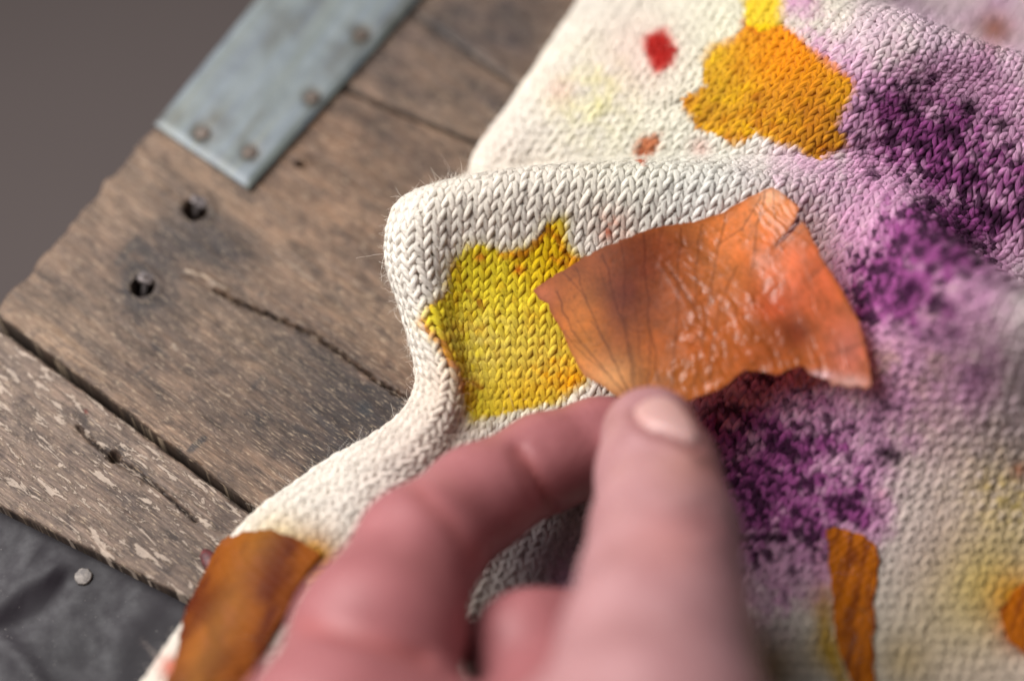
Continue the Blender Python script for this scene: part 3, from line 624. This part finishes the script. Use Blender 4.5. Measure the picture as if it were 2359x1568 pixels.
def skin_material(name, rough=.33, transl=.45, bumpmm=.07, clear=.0):
    t = NT(name); tint = t.attr('tint').outputs['Color']; uv = t.attr('mmuv').outputs['Vector']
    n1 = t.noise(uv, 1.6, 6, .65, .4); n2 = t.noise(t.mapped(uv, (.35, .8, 1)), 1.0, 3, .5, .6)
    c = t.mix(1.0, tint, t.ramp(n1, (.3, .82), (.7, 1.16)), 'MULTIPLY')
    h = t.math('ADD', t.math('MULTIPLY', n2, 1.0), t.math('MULTIPLY', n1, .12))
    nb = t.bump(h, bumpmm, .8)
    zz_ = t.n('ShaderNodeSeparateXYZ'); t.l(uv, zz_.inputs[0]); gl = zz_.outputs[2]
    spec = t.math('ADD', t.math('MULTIPLY', gl, .4), .13); coat = t.math('MULTIPLY', gl, .35)
    t.set(**{'Base Color': c, 'Roughness': rough, 'Specular IOR Level': spec, 'Normal': nb, 'Coat Weight': coat, 'Coat Roughness': .12})
    tr = t.n('ShaderNodeBsdfTranslucent'); t.l(t.mix(1.0, c, (1.25, 1.1, 1.0), 'MULTIPLY'), tr.inputs[0])
    ms = t.n('ShaderNodeMixShader'); ms.inputs[0].default_value = transl
    t.l(t.b.outputs[0], ms.inputs[1]); t.l(tr.outputs[0], ms.inputs[2])
    tp = t.n('ShaderNodeBsdfTransparent'); t.l(t.mix(.35, c, (1, .9, .8)), tp.inputs[0]); m2 = t.n('ShaderNodeMixShader'); m2.inputs[0].default_value = clear
    t.l(ms.outputs[0], m2.inputs[1]); t.l(tp.outputs[0], m2.inputs[2]); t.l(m2.outputs[0], t.out.inputs[0])
    return t.m
kx = lambda X: 509.5 + .16246 * np.asarray(X, float)
ky = lambda Y: 174.7 + .16246 * np.asarray(Y, float)
OUT = [(145,710),(200,665),(330,590),(400,548),(470,500),(590,440),(700,395),(790,360),(870,330),(960,312),(1060,300),(1130,290),(1200,270),(1330,225),(1365,195),(1400,180),(1480,135),(1540,110),(1580,88),(1620,78),(1660,95),(1700,130),(1750,170),(1785,205),(1760,270),(1738,310),(1700,360),(1665,395),(1640,425),(1618,448),
       (1650,430),(1690,400),(1745,345),(1775,305),(1800,275),(1822,300),(1850,360),(1890,440),(1930,520),(1980,600),(2030,680),(2085,770),(2130,860),(2160,930),(2180,1000),(2198,1080),(2210,1150),(2222,1220),(2225,1290),(2195,1318),(2140,1300),(2080,1306),(2020,1290),(1985,1300),(1968,1262),(1900,1240),(1850,1225),(1815,1180),(1790,1178),(1740,1190),(1690,1215),(1640,1232),(1580,1215),(1530,1205),(1500,1212),(1450,1200),(1420,1222),(1390,1240),(1345,1285),(1290,1320),(1210,1345),(1120,1385),(1040,1400),(960,1440),(880,1500),(800,1520),(740,1480),(735,1430),(720,1408),(640,1350),(560,1290),(500,1262),(460,1240),(415,1165),(380,1100),(345,1005),(300,930),(270,880),(252,830),(235,790),(190,765)]
CTRL = np.array([(145,710,6),(700,395,9),(1330,225,8),(1620,78,7),(1785,205,10),(1640,430,12),(1800,275,14),(2030,680,17),(2225,1290,20),(1800,1180,18),(1400,1240,16.5),(860,1480,15),(740,1430,14.5),(400,1120,9),(1000,800,13),(1600,800,16.5),(450,800,9.5),(1000,1250,15)], float)
def tps(P, v, Q):
    phi = lambda r: np.where(r > 0, r * r * np.log(np.maximum(r, 1e-9)), 0)
    n = len(P); A = np.zeros((n + 3, n + 3)); A[:n, :n] = phi(np.linalg.norm(P[:, None] - P[None], axis=-1)) + .4 * np.eye(n)
    A[:n, n] = 1; A[:n, n + 1:] = P; A[n, :n] = 1; A[n + 1:, :n] = P.T
    w = np.linalg.solve(A, np.concatenate([v, np.zeros(3)])); out = w[n] + Q @ w[n + 1:]
    for k in range(n): out = out + w[k] * phi(np.linalg.norm(Q - P[k], axis=-1))
    return out
st = 6.0
X, Y = np.meshgrid(np.arange(120, 2260, st), np.arange(50, 1550, st), indexing='ij')
rag = (fbm(X * .02, Y * .02, 71) - .5) * 22 + (fbm(X * .08, Y * .08, 72) - .5) * 14
sd = polysd(X, Y, OUT) + rag * .7
Xs, Ys, f = cellmesh(X, Y, sd, None)
o = tps(CTRL[:, :2] / 1000, CTRL[:, 2], np.stack([Xs, Ys], -1) / 1000)
# fan coordinates about the pinch point
fx, fy = Xs - 790, 1470 - Ys; rr = np.hypot(fx, fy); th = np.arctan2(fx, fy)
ridge = (vnoise(th * 26 + fbm(rr * .004, th * 3, 5) * 2, rr * .0016, 81) - .5)
wv = fbm(Xs * .004, Ys * .004, 84) * 6
cross = (fbm(rr * .030 + wv, th * 6.0 + wv * .6, 83, 3) - .5) * .8 * (.15 + .5 * sst(.35, .7, fbm(Xs * .005, Ys * .005, 90)))
rw = sst(.02, .5, th - .25 * sst(700, 300, rr))                      # the right part is more wrinkled
o = o + ridge * (.0 + .06 * sst(420, 120, rr)) + cross * (.06 + .95 * rw) * sst(150, 400, rr)
o = o + .0 * np.exp(-((th + .02 * np.sin(rr * .01) + .12) / .05) ** 2) * sst(900, 300, rr) * .5
dcr, _ = segdist(Xs, Ys, 960, 545, 1150, 830); o = o - .0 * np.exp(-(dcr / 16) ** 2) + .06 * np.exp(-((dcr - 30) / 20) ** 2)
cup = segdist(Xs, Ys, 1480, 560, 1800, 1000)[0]; o = o - .25 * np.exp(-(cup / 80) ** 2)
V = near(kx(Xs), ky(Ys), o)
VEINS = [[(850,1400),(862,1150),(860,950),(840,600),(820,350)],[(915,1260),(890,1080),(868,1000)],[(760,1370),(610,1080),(500,830),(430,620),(400,560)],[(775,1380),(700,900),(640,740),(580,480)],[(740,1350),(560,960),(450,720),(330,600)],[(790,1380),(730,1000),(700,850),(715,600),(690,420)],[(700,1330),(500,1100),(380,950),(290,720)],[(1000,1330),(1030,900),(1030,650),(1060,330)],[(1130,1290),(1200,950),(1250,620),(1320,330),(1345,230)],[(1145,830),(1050,680),(990,600)],[(1230,1260),(1290,800),(1400,560)],[(1490,580),(1530,300),(1565,100)],[(1300,420),(1440,330),(1540,130)],[(1650,380),(1625,230),(1620,100)],[(640,1250),(470,1120),(330,960)],[(1140,830),(1150,560),(1190,300)],[(820,1350),(790,1000),(770,800)],[(700,900),(760,960),(830,960)],[(500,900),(560,960),(640,1150)]]
def skincol(Xs, Ys):
    n = len(Xs); c = np.ones((n, 3)) * lin(190, 106, 40)
    nz = fbm(Xs * .006, Ys * .006, 85)
    def lay(m, col, k=1.0):
        nonlocal c
        m = (np.clip(m, 0, 1) * k)[:, None]; c = c * (1 - m) + np.asarray(col) * m
    g = lambda x, y, rx, ry: np.exp(-(((Xs - x) / rx) ** 2 + ((Ys - y) / ry) ** 2))
    lay(g(1350, 450, 330, 330), lin(210, 132, 58)); lay(g(1640, 200, 220, 220), lin(220, 150, 78)); lay(g(1600, 120, 90, 60) * .8, lin(224, 184, 130))
    lay(g(740, 660, 380, 330) * (.7 + .7 * nz), lin(122, 54, 34), .95); lay(g(900, 450, 300, 150) * .8, lin(134, 64, 30)); lay(g(550, 560, 200, 110) * .6, lin(158, 84, 36))
    lay(g(430, 900, 150, 220) * .85, lin(206, 130, 52)); lay(g(420, 1120, 130, 160), lin(214, 142, 58)); lay(g(640, 1260, 180, 140), lin(228, 172, 96)); lay(g(200, 740, 90, 70) * .6, lin(206, 126, 80))
    lay(g(1000, 1250, 260, 140) * .7, lin(172, 104, 38)); lay(g(760, 1400, 120, 80), lin(200, 130, 70)); lay(g(1080, 900, 200, 260) * .5, lin(170, 96, 44))
    lay(g(1750, 650, 260, 330), lin(200, 108, 62), .9); lay(g(1680, 560, 120, 120) * .6, lin(226, 140, 80)); lay(g(1950, 650, 90, 300) * .6, lin(206, 112, 62))
    lay(g(1620, 820, 150, 100) * .5, lin(192, 84, 46)); lay(g(1740, 980, 130, 110) * (.7 + .6 * nz), lin(128, 52, 28), .95); lay(g(1560, 1100, 160, 120) * .7, lin(168, 86, 34)); lay(g(2090, 1080, 140, 220) * .8, lin(208, 132, 100)); lay(g(2100, 1280, 150, 50), lin(226, 190, 160), .8); lay(g(1900, 1235, 90, 30), lin(236, 214, 196), .8)
    v = np.zeros(n)
    wx = Xs + (fbm(Xs * .012, Ys * .012, 86) - .5) * 36; wy = Ys
    for k, pts in enumerate(VEINS): v = np.maximum(v, np.exp(-(linedist(wx, wy, pts) / (4.6 if k < 12 else 3.2)) ** 2) * (.85 if k % 3 else 1.0))
    fv = vnoise(np.arctan2(Xs - 790, 1470 - Ys) * 55 + 2.2 * fbm(Xs * .004, Ys * .004, 87), np.hypot(Xs - 790, Ys - 1470) * .0035, 88)
    v = np.maximum(v, sst(.80, .93, fv) * .4)
    lay(v, lin(92, 36, 18), .7)
    c = c * (.72 + .56 * fbm(Xs * .012, Ys * .012, 92, 5))[:, None]
    sp = fbm(Xs * .05, Ys * .05, 89); lay(sst(.68, .78, sp) * .35, lin(96, 44, 24)); lay(sst(-30, 0, polysd(Xs, Ys, OUT)) * .45, lin(150, 80, 34))
    return c
onion = mesh_obj('onion_skin', V, f, skin_material('onion_skin', .27, .5, .07, .22), None, np.array([.98, 1.04, 1.4]) * skincol(Xs, Ys) * (.92 + .26 * sst(-.1, .5, th))[:, None], np.stack([kx(Xs) / 6, ky(Ys) / 6, np.clip(rw + np.exp(-(((Xs - 1620) / 160) ** 2 + ((Ys - 150) / 130) ** 2)), 0, 1)], -1), base=near(636, 410, 14))
md = onion.modifiers.new('thickness', 'SOLIDIFY'); md.thickness = .09 * MM; md.offset = 0
tag(onion, 'large crinkled orange-brown onion skin with dark veins pinched between thumb and finger', 'onion skin')

def draped(name, poly, lift, vlo, vhi, colfun, mat, label, cat, base_px, seed, step=.32):
    """A thin piece lying on the cloth, its outline given in pixels on the cloth."""
    uu = np.arange(4, au[-1] - 4, step); vv = np.arange(vlo, vhi, step)
    U, Vv = np.meshgrid(uu, vv, indexing='ij'); S = samp(D, U, Vv); N = samp(Nb, U, Vv)
    px, py, _ = project(S); sd = polysd(px, py, poly) * .16 + (fbm(U * .5, Vv * .5, seed) - .5) * .9
    sd = np.where(np.einsum('ijk,ijk->ij', N, CAM - S) > 0, sd, 5)
    ok = sd < 3
    iu = np.where(ok.any(1))[0]; iv = np.where(ok.any(0))[0]; sl = np.s_[iu[0]:iu[-1] + 1, iv[0]:iv[-1] + 1]
    Us, Vs, f = cellmesh(U[sl], Vv[sl], sd[sl], None)
    S = samp(D, Us, Vs); N = samp(Nb, Us, Vs)
    P = S + N * (lift + (fbm(Us * .35, Vs * .35, seed + 1)[:, None] - .5) * .35 + .13 * (np.sin(Us * 3.1) * np.sin(Vs * 3.65))[:, None])
    px, py, _ = project(P)
    o = mesh_obj(name, P, f, mat, None, colfun(px, py, Us, Vs), np.stack([Us, Vs], -1), base=P.mean(0))
    m = o.modifiers.new('thickness', 'SOLIDIFY'); m.thickness = .12 * MM; m.offset = 0
    return tag(o, label, cat)
def cL(px, py, u, v):
    n = sst(.3, .7, fbm((px + py * .5) * .05, (py - px * .5) * .02, 101, 5))[:, None]; c = lin(204, 112, 30) * (1 - n) + lin(128, 48, 16) * n
    e = np.exp(-((px - (250 - (py - 560) * .45)) / 22) ** 2)[:, None] * .55; c = c * (1 - e) + lin(214, 140, 44) * e
    d = np.exp(-(((px - 262) / 30) ** 2 + ((py - 580) / 26) ** 2))[:, None] * .6; c = c * (1 - d) + lin(142, 62, 24) * d
    s = sst(.62, .75, fbm(px * .12, py * .05, 103))[:, None] * .35; return (c * (1 - s) + lin(206, 120, 70) * s) * .42
lskin = draped('onion_skin', P_((500,1290),(540,1258),(585,1242),(640,1240),(695,1256),(735,1285),(700,1340),(650,1430),(590,1540),(540,1640),(380,1640),(430,1520),(455,1400),(478,1330)), 2.15, 2, av[-1] * .5, cL, skin_material('wet_onion_skin', .6, .15, .07, .22), 'rust-orange onion skin stuck on the cloth edge at lower left', 'onion skin', None, 105)
def cP(px, py, u, v):
    n = sst(.25, .75, fbm((px + py * .25) * .28, (py - px * .3) * .05, 111))[:, None]; c = lin(216, 120, 8) * (1 - n) + lin(140, 64, 6) * n
    d = np.exp(-(((px - 862) / 3) ** 2 + ((py - 609) / 3) ** 2))[:, None] * .7; return (c * (1 - d) + lin(70, 36, 10) * d) * .72
pm = skin_material('dry_petal', .6, .25, .2)
draped('petal', P_((1902,1225),(1930,1216),(1960,1228),(1990,1238),(2012,1262),(2020,1300),(2010,1380),(2004,1480),(2010,1568),(2018,1660),(1985,1660),(1955,1580),(1920,1470),(1912,1350)), 2.0, 2, av[-1] * .5, cP, pm, 'long dark-orange dried petal stuck on the cloth at lower right', 'petal', None, 115)
draped('petal', P_((2296,1410),(2325,1365),(2380,1335),(2440,1330),(2440,1550),(2370,1530),(2325,1490),(2300,1450)), 2.0, 2, av[-1] * .6, cP, pm, 'rust-orange dried petal cut off by the right edge of the picture', 'petal', None, 118)
# dark dried bit by the cloth's edge
dm = NT('dried_petal'); o_ = dm.n('ShaderNodeTexCoord').outputs['Object']
dm.set(**{'Base Color': dm.ramp(dm.noise(o_, 900, 4), (.35, lin(48, 16, 18)), (.7, lin(96, 34, 36)))}, Roughness=.6)
pts = [onz(206, 549, 1.2), onz(209, 556, 1.8), onz(214, 567, 2.2), onz(219, 578, 2.0)]
a = np.linspace(0, 2 * np.pi, 10, endpoint=False); V = []
for k, (p, r) in enumerate(zip(pts, (.5, 1.2, 1.35, .9))): V.append(p + np.stack([np.cos(a) * r, np.sin(a) * r * .15, np.sin(a) * r * .55], -1) * (1 + .25 * rng.random((10, 1))))
V = np.concatenate(V); fs = [[i * 10 + j, i * 10 + (j + 1) % 10, (i + 1) * 10 + (j + 1) % 10, (i + 1) * 10 + j] for i in range(3) for j in range(10)] + [list(range(10))[::-1], list(range(30, 40))]
tag(mesh_obj('petal', V, fs, dm.m, base=pts[1]), 'tiny dark-red shrivelled petal poking out beside the cloth on the edge plank', 'petal')
# ------------------------------------------------------------------ the hand: one smooth implicit surface
def J(px, py, o, r): return (near(px, py, o), r)
THUMB = [J(651, 436, 24, 7.3), J(659, 478, 32, 8.3), J(665, 535, 43, 9.6), J(661, 590, 53, 10.2), J(658, 650, 63, 11.8), J(650, 770, 80, 15), J(560, 930, 92, 19)]
INDEX = [J(640, 440, 9.5, 6.6), J(600, 446, 11, 7.1), J(545, 462, 15, 7.1), J(478, 499, 22, 7.7), J(419, 549, 32, 8.8), J(377, 638, 44, 11.4), J(338, 775, 60, 13.5)]
MIDDLE = [J(705, 640, 27, 7), J(630, 640, 30, 8), J(533, 655, 37, 8.8), J(590, 800, 58, 13)]
RING = [J(720, 742, 35.5, 7), J(650, 745, 37, 7.8), J(560, 765, 44, 8.6), J(640, 900, 66, 12.5)]
LITTLE = [J(720, 835, 38, 6), J(670, 838, 41, 6.6), J(600, 855, 48, 7.6), J(680, 985, 70, 11.5)]
WRIST = J(500, 1300, 112, 24); ARM = J(510, 2300, 150, 30)
def rcone(P, a, ra, b, rb):
    d = b - a; L = np.linalg.norm(d); t = np.clip(((P - a) @ d) / L ** 2, 0, 1); t = t * t * (3 - 2 * t) * .35 + t * .65
    return np.linalg.norm(P - a - t[..., None] * d, axis=-1) - (ra + (rb - ra) * t)
def smin(a, b, k):
    h = np.clip(.5 + .5 * (b - a) / k, 0, 1); return b * (1 - h) + a * h - k * h * (1 - h)
def chain(P, ch, k=2.5):
    d = None
    for (a, ra), (b, rb) in zip(ch[:-1], ch[1:]):
        q = rcone(P, a, ra, b, rb); d = q if d is None else smin(d, q, k)
    return d
def hand_sdf(P):
    fingers = [chain(P, c) for c in (INDEX, MIDDLE, RING, LITTLE)]
    d = fingers[0]
    for q in fingers[1:]: d = smin(d, q, 1.2)
    palm = None
    for c in (INDEX, MIDDLE, RING, LITTLE):
        q = rcone(P, c[-1][0], c[-1][1], *WRIST); palm = q if palm is None else smin(palm, q, 12)
    for c1, c2 in ((INDEX, MIDDLE), (MIDDLE, RING), (RING, LITTLE)):
        palm = smin(palm, rcone(P, c1[-1][0], c1[-1][1] * .9, c2[-1][0], c2[-1][1] * .9), 8)
    d = smin(d, palm, 6)
    th = smin(chain(P, THUMB, 3.5), rcone(P, THUMB[-1][0], THUMB[-1][1], *WRIST), 10)
    web = rcone(P, THUMB[-2][0] * .35 + THUMB[-1][0] * .65, 12, INDEX[-1][0], 12)
    th = smin(th, web, 8)
    d = np.where(True, smin(d, th, 1.5), 0)
    d = smin(d, rcone(P, *WRIST, *ARM), 10)
    return d
def surface_nets(fun, lo, hi, h):
    n = np.ceil((hi - lo) / h).astype(int) + 1
    ax = [lo[k] + h * np.arange(n[k]) for k in range(3)]
    val = np.empty(n, np.float32)
    yz = np.stack(np.meshgrid(ax[1], ax[2], indexing='ij'), -1)
    for i0 in range(0, n[0], 16):
        xs = ax[0][i0:i0 + 16]
        P = np.concatenate([np.broadcast_to(xs[:, None, None, None], (len(xs),) + yz.shape[:2] + (1,)), np.broadcast_to(yz, (len(xs),) + yz.shape)], -1)
        val[i0:i0 + 16] = fun(P)
    neg = val < 0
    cor = [(a, b, c) for a in (0, 1) for b in (0, 1) for c in (0, 1)]
    sl = lambda A, c: A[c[0]:n[0] - 1 + c[0], c[1]:n[1] - 1 + c[1], c[2]:n[2] - 1 + c[2]]
    cnt = sum(sl(neg, c).astype(int) for c in cor); act = (cnt > 0) & (cnt < 8)
    cells = np.argwhere(act); cid = -np.ones(act.shape, np.int64); cid[act] = np.arange(len(cells))
    acc = np.zeros((len(cells), 3)); w = np.zeros(len(cells))
    for a in range(8):
        for b in range(a + 1, 8):
            ca, cb = np.array(cor[a]), np.array(cor[b])
            if np.abs(ca - cb).sum() != 1: continue
            va = val[tuple((cells + ca).T)]; vb = val[tuple((cells + cb).T)]; x = (va < 0) != (vb < 0)
            t = np.where(x, va / np.where(x, va - vb, 1), 0)[:, None]
            acc += np.where(x[:, None], ca + t * (cb - ca), 0); w += x
    V = lo + h * (cells + acc / w[:, None])
    quads = []
    for k in range(3):
        e = [0, 0, 0]; e[k] = 1; u, v = [(1, 2), (2, 0), (0, 1)][k]
        A = neg[:-1, :-1, :-1]; B = neg[e[0]:n[0] - 1 + e[0], e[1]:n[1] - 1 + e[1], e[2]:n[2] - 1 + e[2]]
        X = np.argwhere(A != B); X = X[(X[:, u] > 0) & (X[:, v] > 0)]
        du = np.zeros(3, int); du[u] = 1; dv = np.zeros(3, int); dv[v] = 1
        g = lambda Y: cid[tuple(Y.T)]
        q = np.stack([g(X - du - dv), g(X - dv), g(X), g(X - du)], 1)
        fl = ~A[tuple(X.T)]; q[fl] = q[fl][:, ::-1]; quads.append(q[(q >= 0).all(1)])
    return V, np.concatenate(quads)
allp = np.array([p for c in (THUMB, INDEX, MIDDLE, RING, LITTLE) for p, r in c] + [WRIST[0], ARM[0]])
lo, hi = allp.min(0) - 34, allp.max(0) + 34
hv, hq = surface_nets(hand_sdf, lo, hi, 1.1)
def grad(P, e=.4):
    return np.stack([hand_sdf(P + np.eye(3)[k] * e) - hand_sdf(P - np.eye(3)[k] * e) for k in range(3)], -1) / (2 * e)
gn = grad(hv); gn /= np.linalg.norm(gn, axis=1, keepdims=True) + 1e-9
hv = hv - gn * hand_sdf(hv)[:, None]
hx, hy, hd = project(hv); front = sst(-.1, .4, np.einsum('ij,ij->i', gn, (CAM - hv) / np.linalg.norm(CAM - hv, axis=1, keepdims=True)))
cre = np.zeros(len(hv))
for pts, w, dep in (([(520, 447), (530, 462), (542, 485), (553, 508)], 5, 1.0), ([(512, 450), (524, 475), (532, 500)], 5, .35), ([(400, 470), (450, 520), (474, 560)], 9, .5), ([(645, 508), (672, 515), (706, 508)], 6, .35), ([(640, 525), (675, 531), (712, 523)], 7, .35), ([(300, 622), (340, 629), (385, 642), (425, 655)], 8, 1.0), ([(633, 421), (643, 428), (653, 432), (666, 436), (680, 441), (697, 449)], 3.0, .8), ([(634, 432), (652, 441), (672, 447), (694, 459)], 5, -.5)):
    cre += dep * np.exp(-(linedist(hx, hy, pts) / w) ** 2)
hv = hv - gn * (cre * front)[:, None]
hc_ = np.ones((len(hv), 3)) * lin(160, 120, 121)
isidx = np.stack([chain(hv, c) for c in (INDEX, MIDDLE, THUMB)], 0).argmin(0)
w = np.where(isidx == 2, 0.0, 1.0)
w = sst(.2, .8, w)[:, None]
hc_ = hc_ * (1 - w) + lin(147, 92, 94) * w  # fingers redder than the thumb, with shade darkened into their colour
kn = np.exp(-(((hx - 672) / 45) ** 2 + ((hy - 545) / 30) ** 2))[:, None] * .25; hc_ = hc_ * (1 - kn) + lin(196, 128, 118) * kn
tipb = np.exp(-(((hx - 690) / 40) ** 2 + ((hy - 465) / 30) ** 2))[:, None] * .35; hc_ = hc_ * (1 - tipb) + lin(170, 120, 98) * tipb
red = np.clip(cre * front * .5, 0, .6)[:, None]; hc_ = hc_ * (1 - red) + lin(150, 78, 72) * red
km = NT('hand_skin'); o_ = km.n('ShaderNodeTexCoord').outputs['Object']
c = km.mix(1.0, km.attr('tint').outputs['Color'], km.ramp(km.noise(o_, 120, 4), (.32, (.86, .77, .77)), (.68, (1.08, 1.06, 1.05))), 'MULTIPLY')
vo = km.n('ShaderNodeTexVoronoi'); km.l(o_, vo.inputs['Vector']); vo.inputs['Scale'].default_value = 1400
km.set(**{'Base Color': c, 'Roughness': .5, 'Specular IOR Level': .4, 'Subsurface Weight': .10, 'Subsurface Scale': .004, 'Normal': km.bump(vo.outputs['Distance'], .08, .5)})
km.b.inputs['Subsurface Radius'].default_value = (1.0, .55, .45)
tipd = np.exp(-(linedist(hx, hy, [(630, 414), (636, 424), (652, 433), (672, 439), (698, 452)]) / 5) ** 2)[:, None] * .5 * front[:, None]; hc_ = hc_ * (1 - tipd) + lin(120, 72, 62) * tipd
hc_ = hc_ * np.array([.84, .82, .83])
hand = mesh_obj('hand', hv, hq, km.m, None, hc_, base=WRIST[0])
tag(hand, 'bare left hand pinching the onion skin between thumb and bent index finger', 'hand')
# thumb nail: found on the thumb by looking along the camera rays
NAIL = [(633,411),(638,405),(646,400),(655,397),(664,396.5),(673,400),(681,407),(688,416),(694,427),(699,441),(697,444),(688,441),(676,435),(664,431),(652,428),(643,424),(636,418)]
X, Y = np.meshgrid(np.arange(626, 706, 1.0), np.arange(388, 452, 1.0), indexing='ij')
sd = polysd(X, Y, NAIL); Xn, Yn, f = cellmesh(X, Y, sd, None)
rd = ray(Xn, Yn); t = np.full(len(Xn), FOCUS - 60.0)
for k in range(60):
    P = CAM + rd * t[:, None]; t = t + np.clip(hand_sdf(P), -3, 6) * .8 / np.linalg.norm(rd, axis=1)
P = CAM + rd * t[:, None]; G_ = grad(P); G_ /= np.linalg.norm(G_, axis=1, keepdims=True)
sdn = polysd(Xn, Yn, NAIL); lift = -.25 + .75 * sst(0, 3.0, -sdn)
badn = np.abs(hand_sdf(P)) > 1.0
P = P + G_ * lift[:, None]
ok = ~badn[f].any(1); f = f[ok]
nmx = NT('finger_nail'); nmx.set(**{'Base Color': nmx.mix(nmx.noise(nmx.n('ShaderNodeTexCoord').outputs['Object'], 300, 3), lin(170, 130, 126), lin(184, 146, 140)), 'Roughness': .42, 'Subsurface Weight': .2, 'Subsurface Scale': .002, 'Specular IOR Level': .55})
na = mesh_obj('nail', P, f, nmx.m, hand); tag(na, 'pale pink thumb nail')
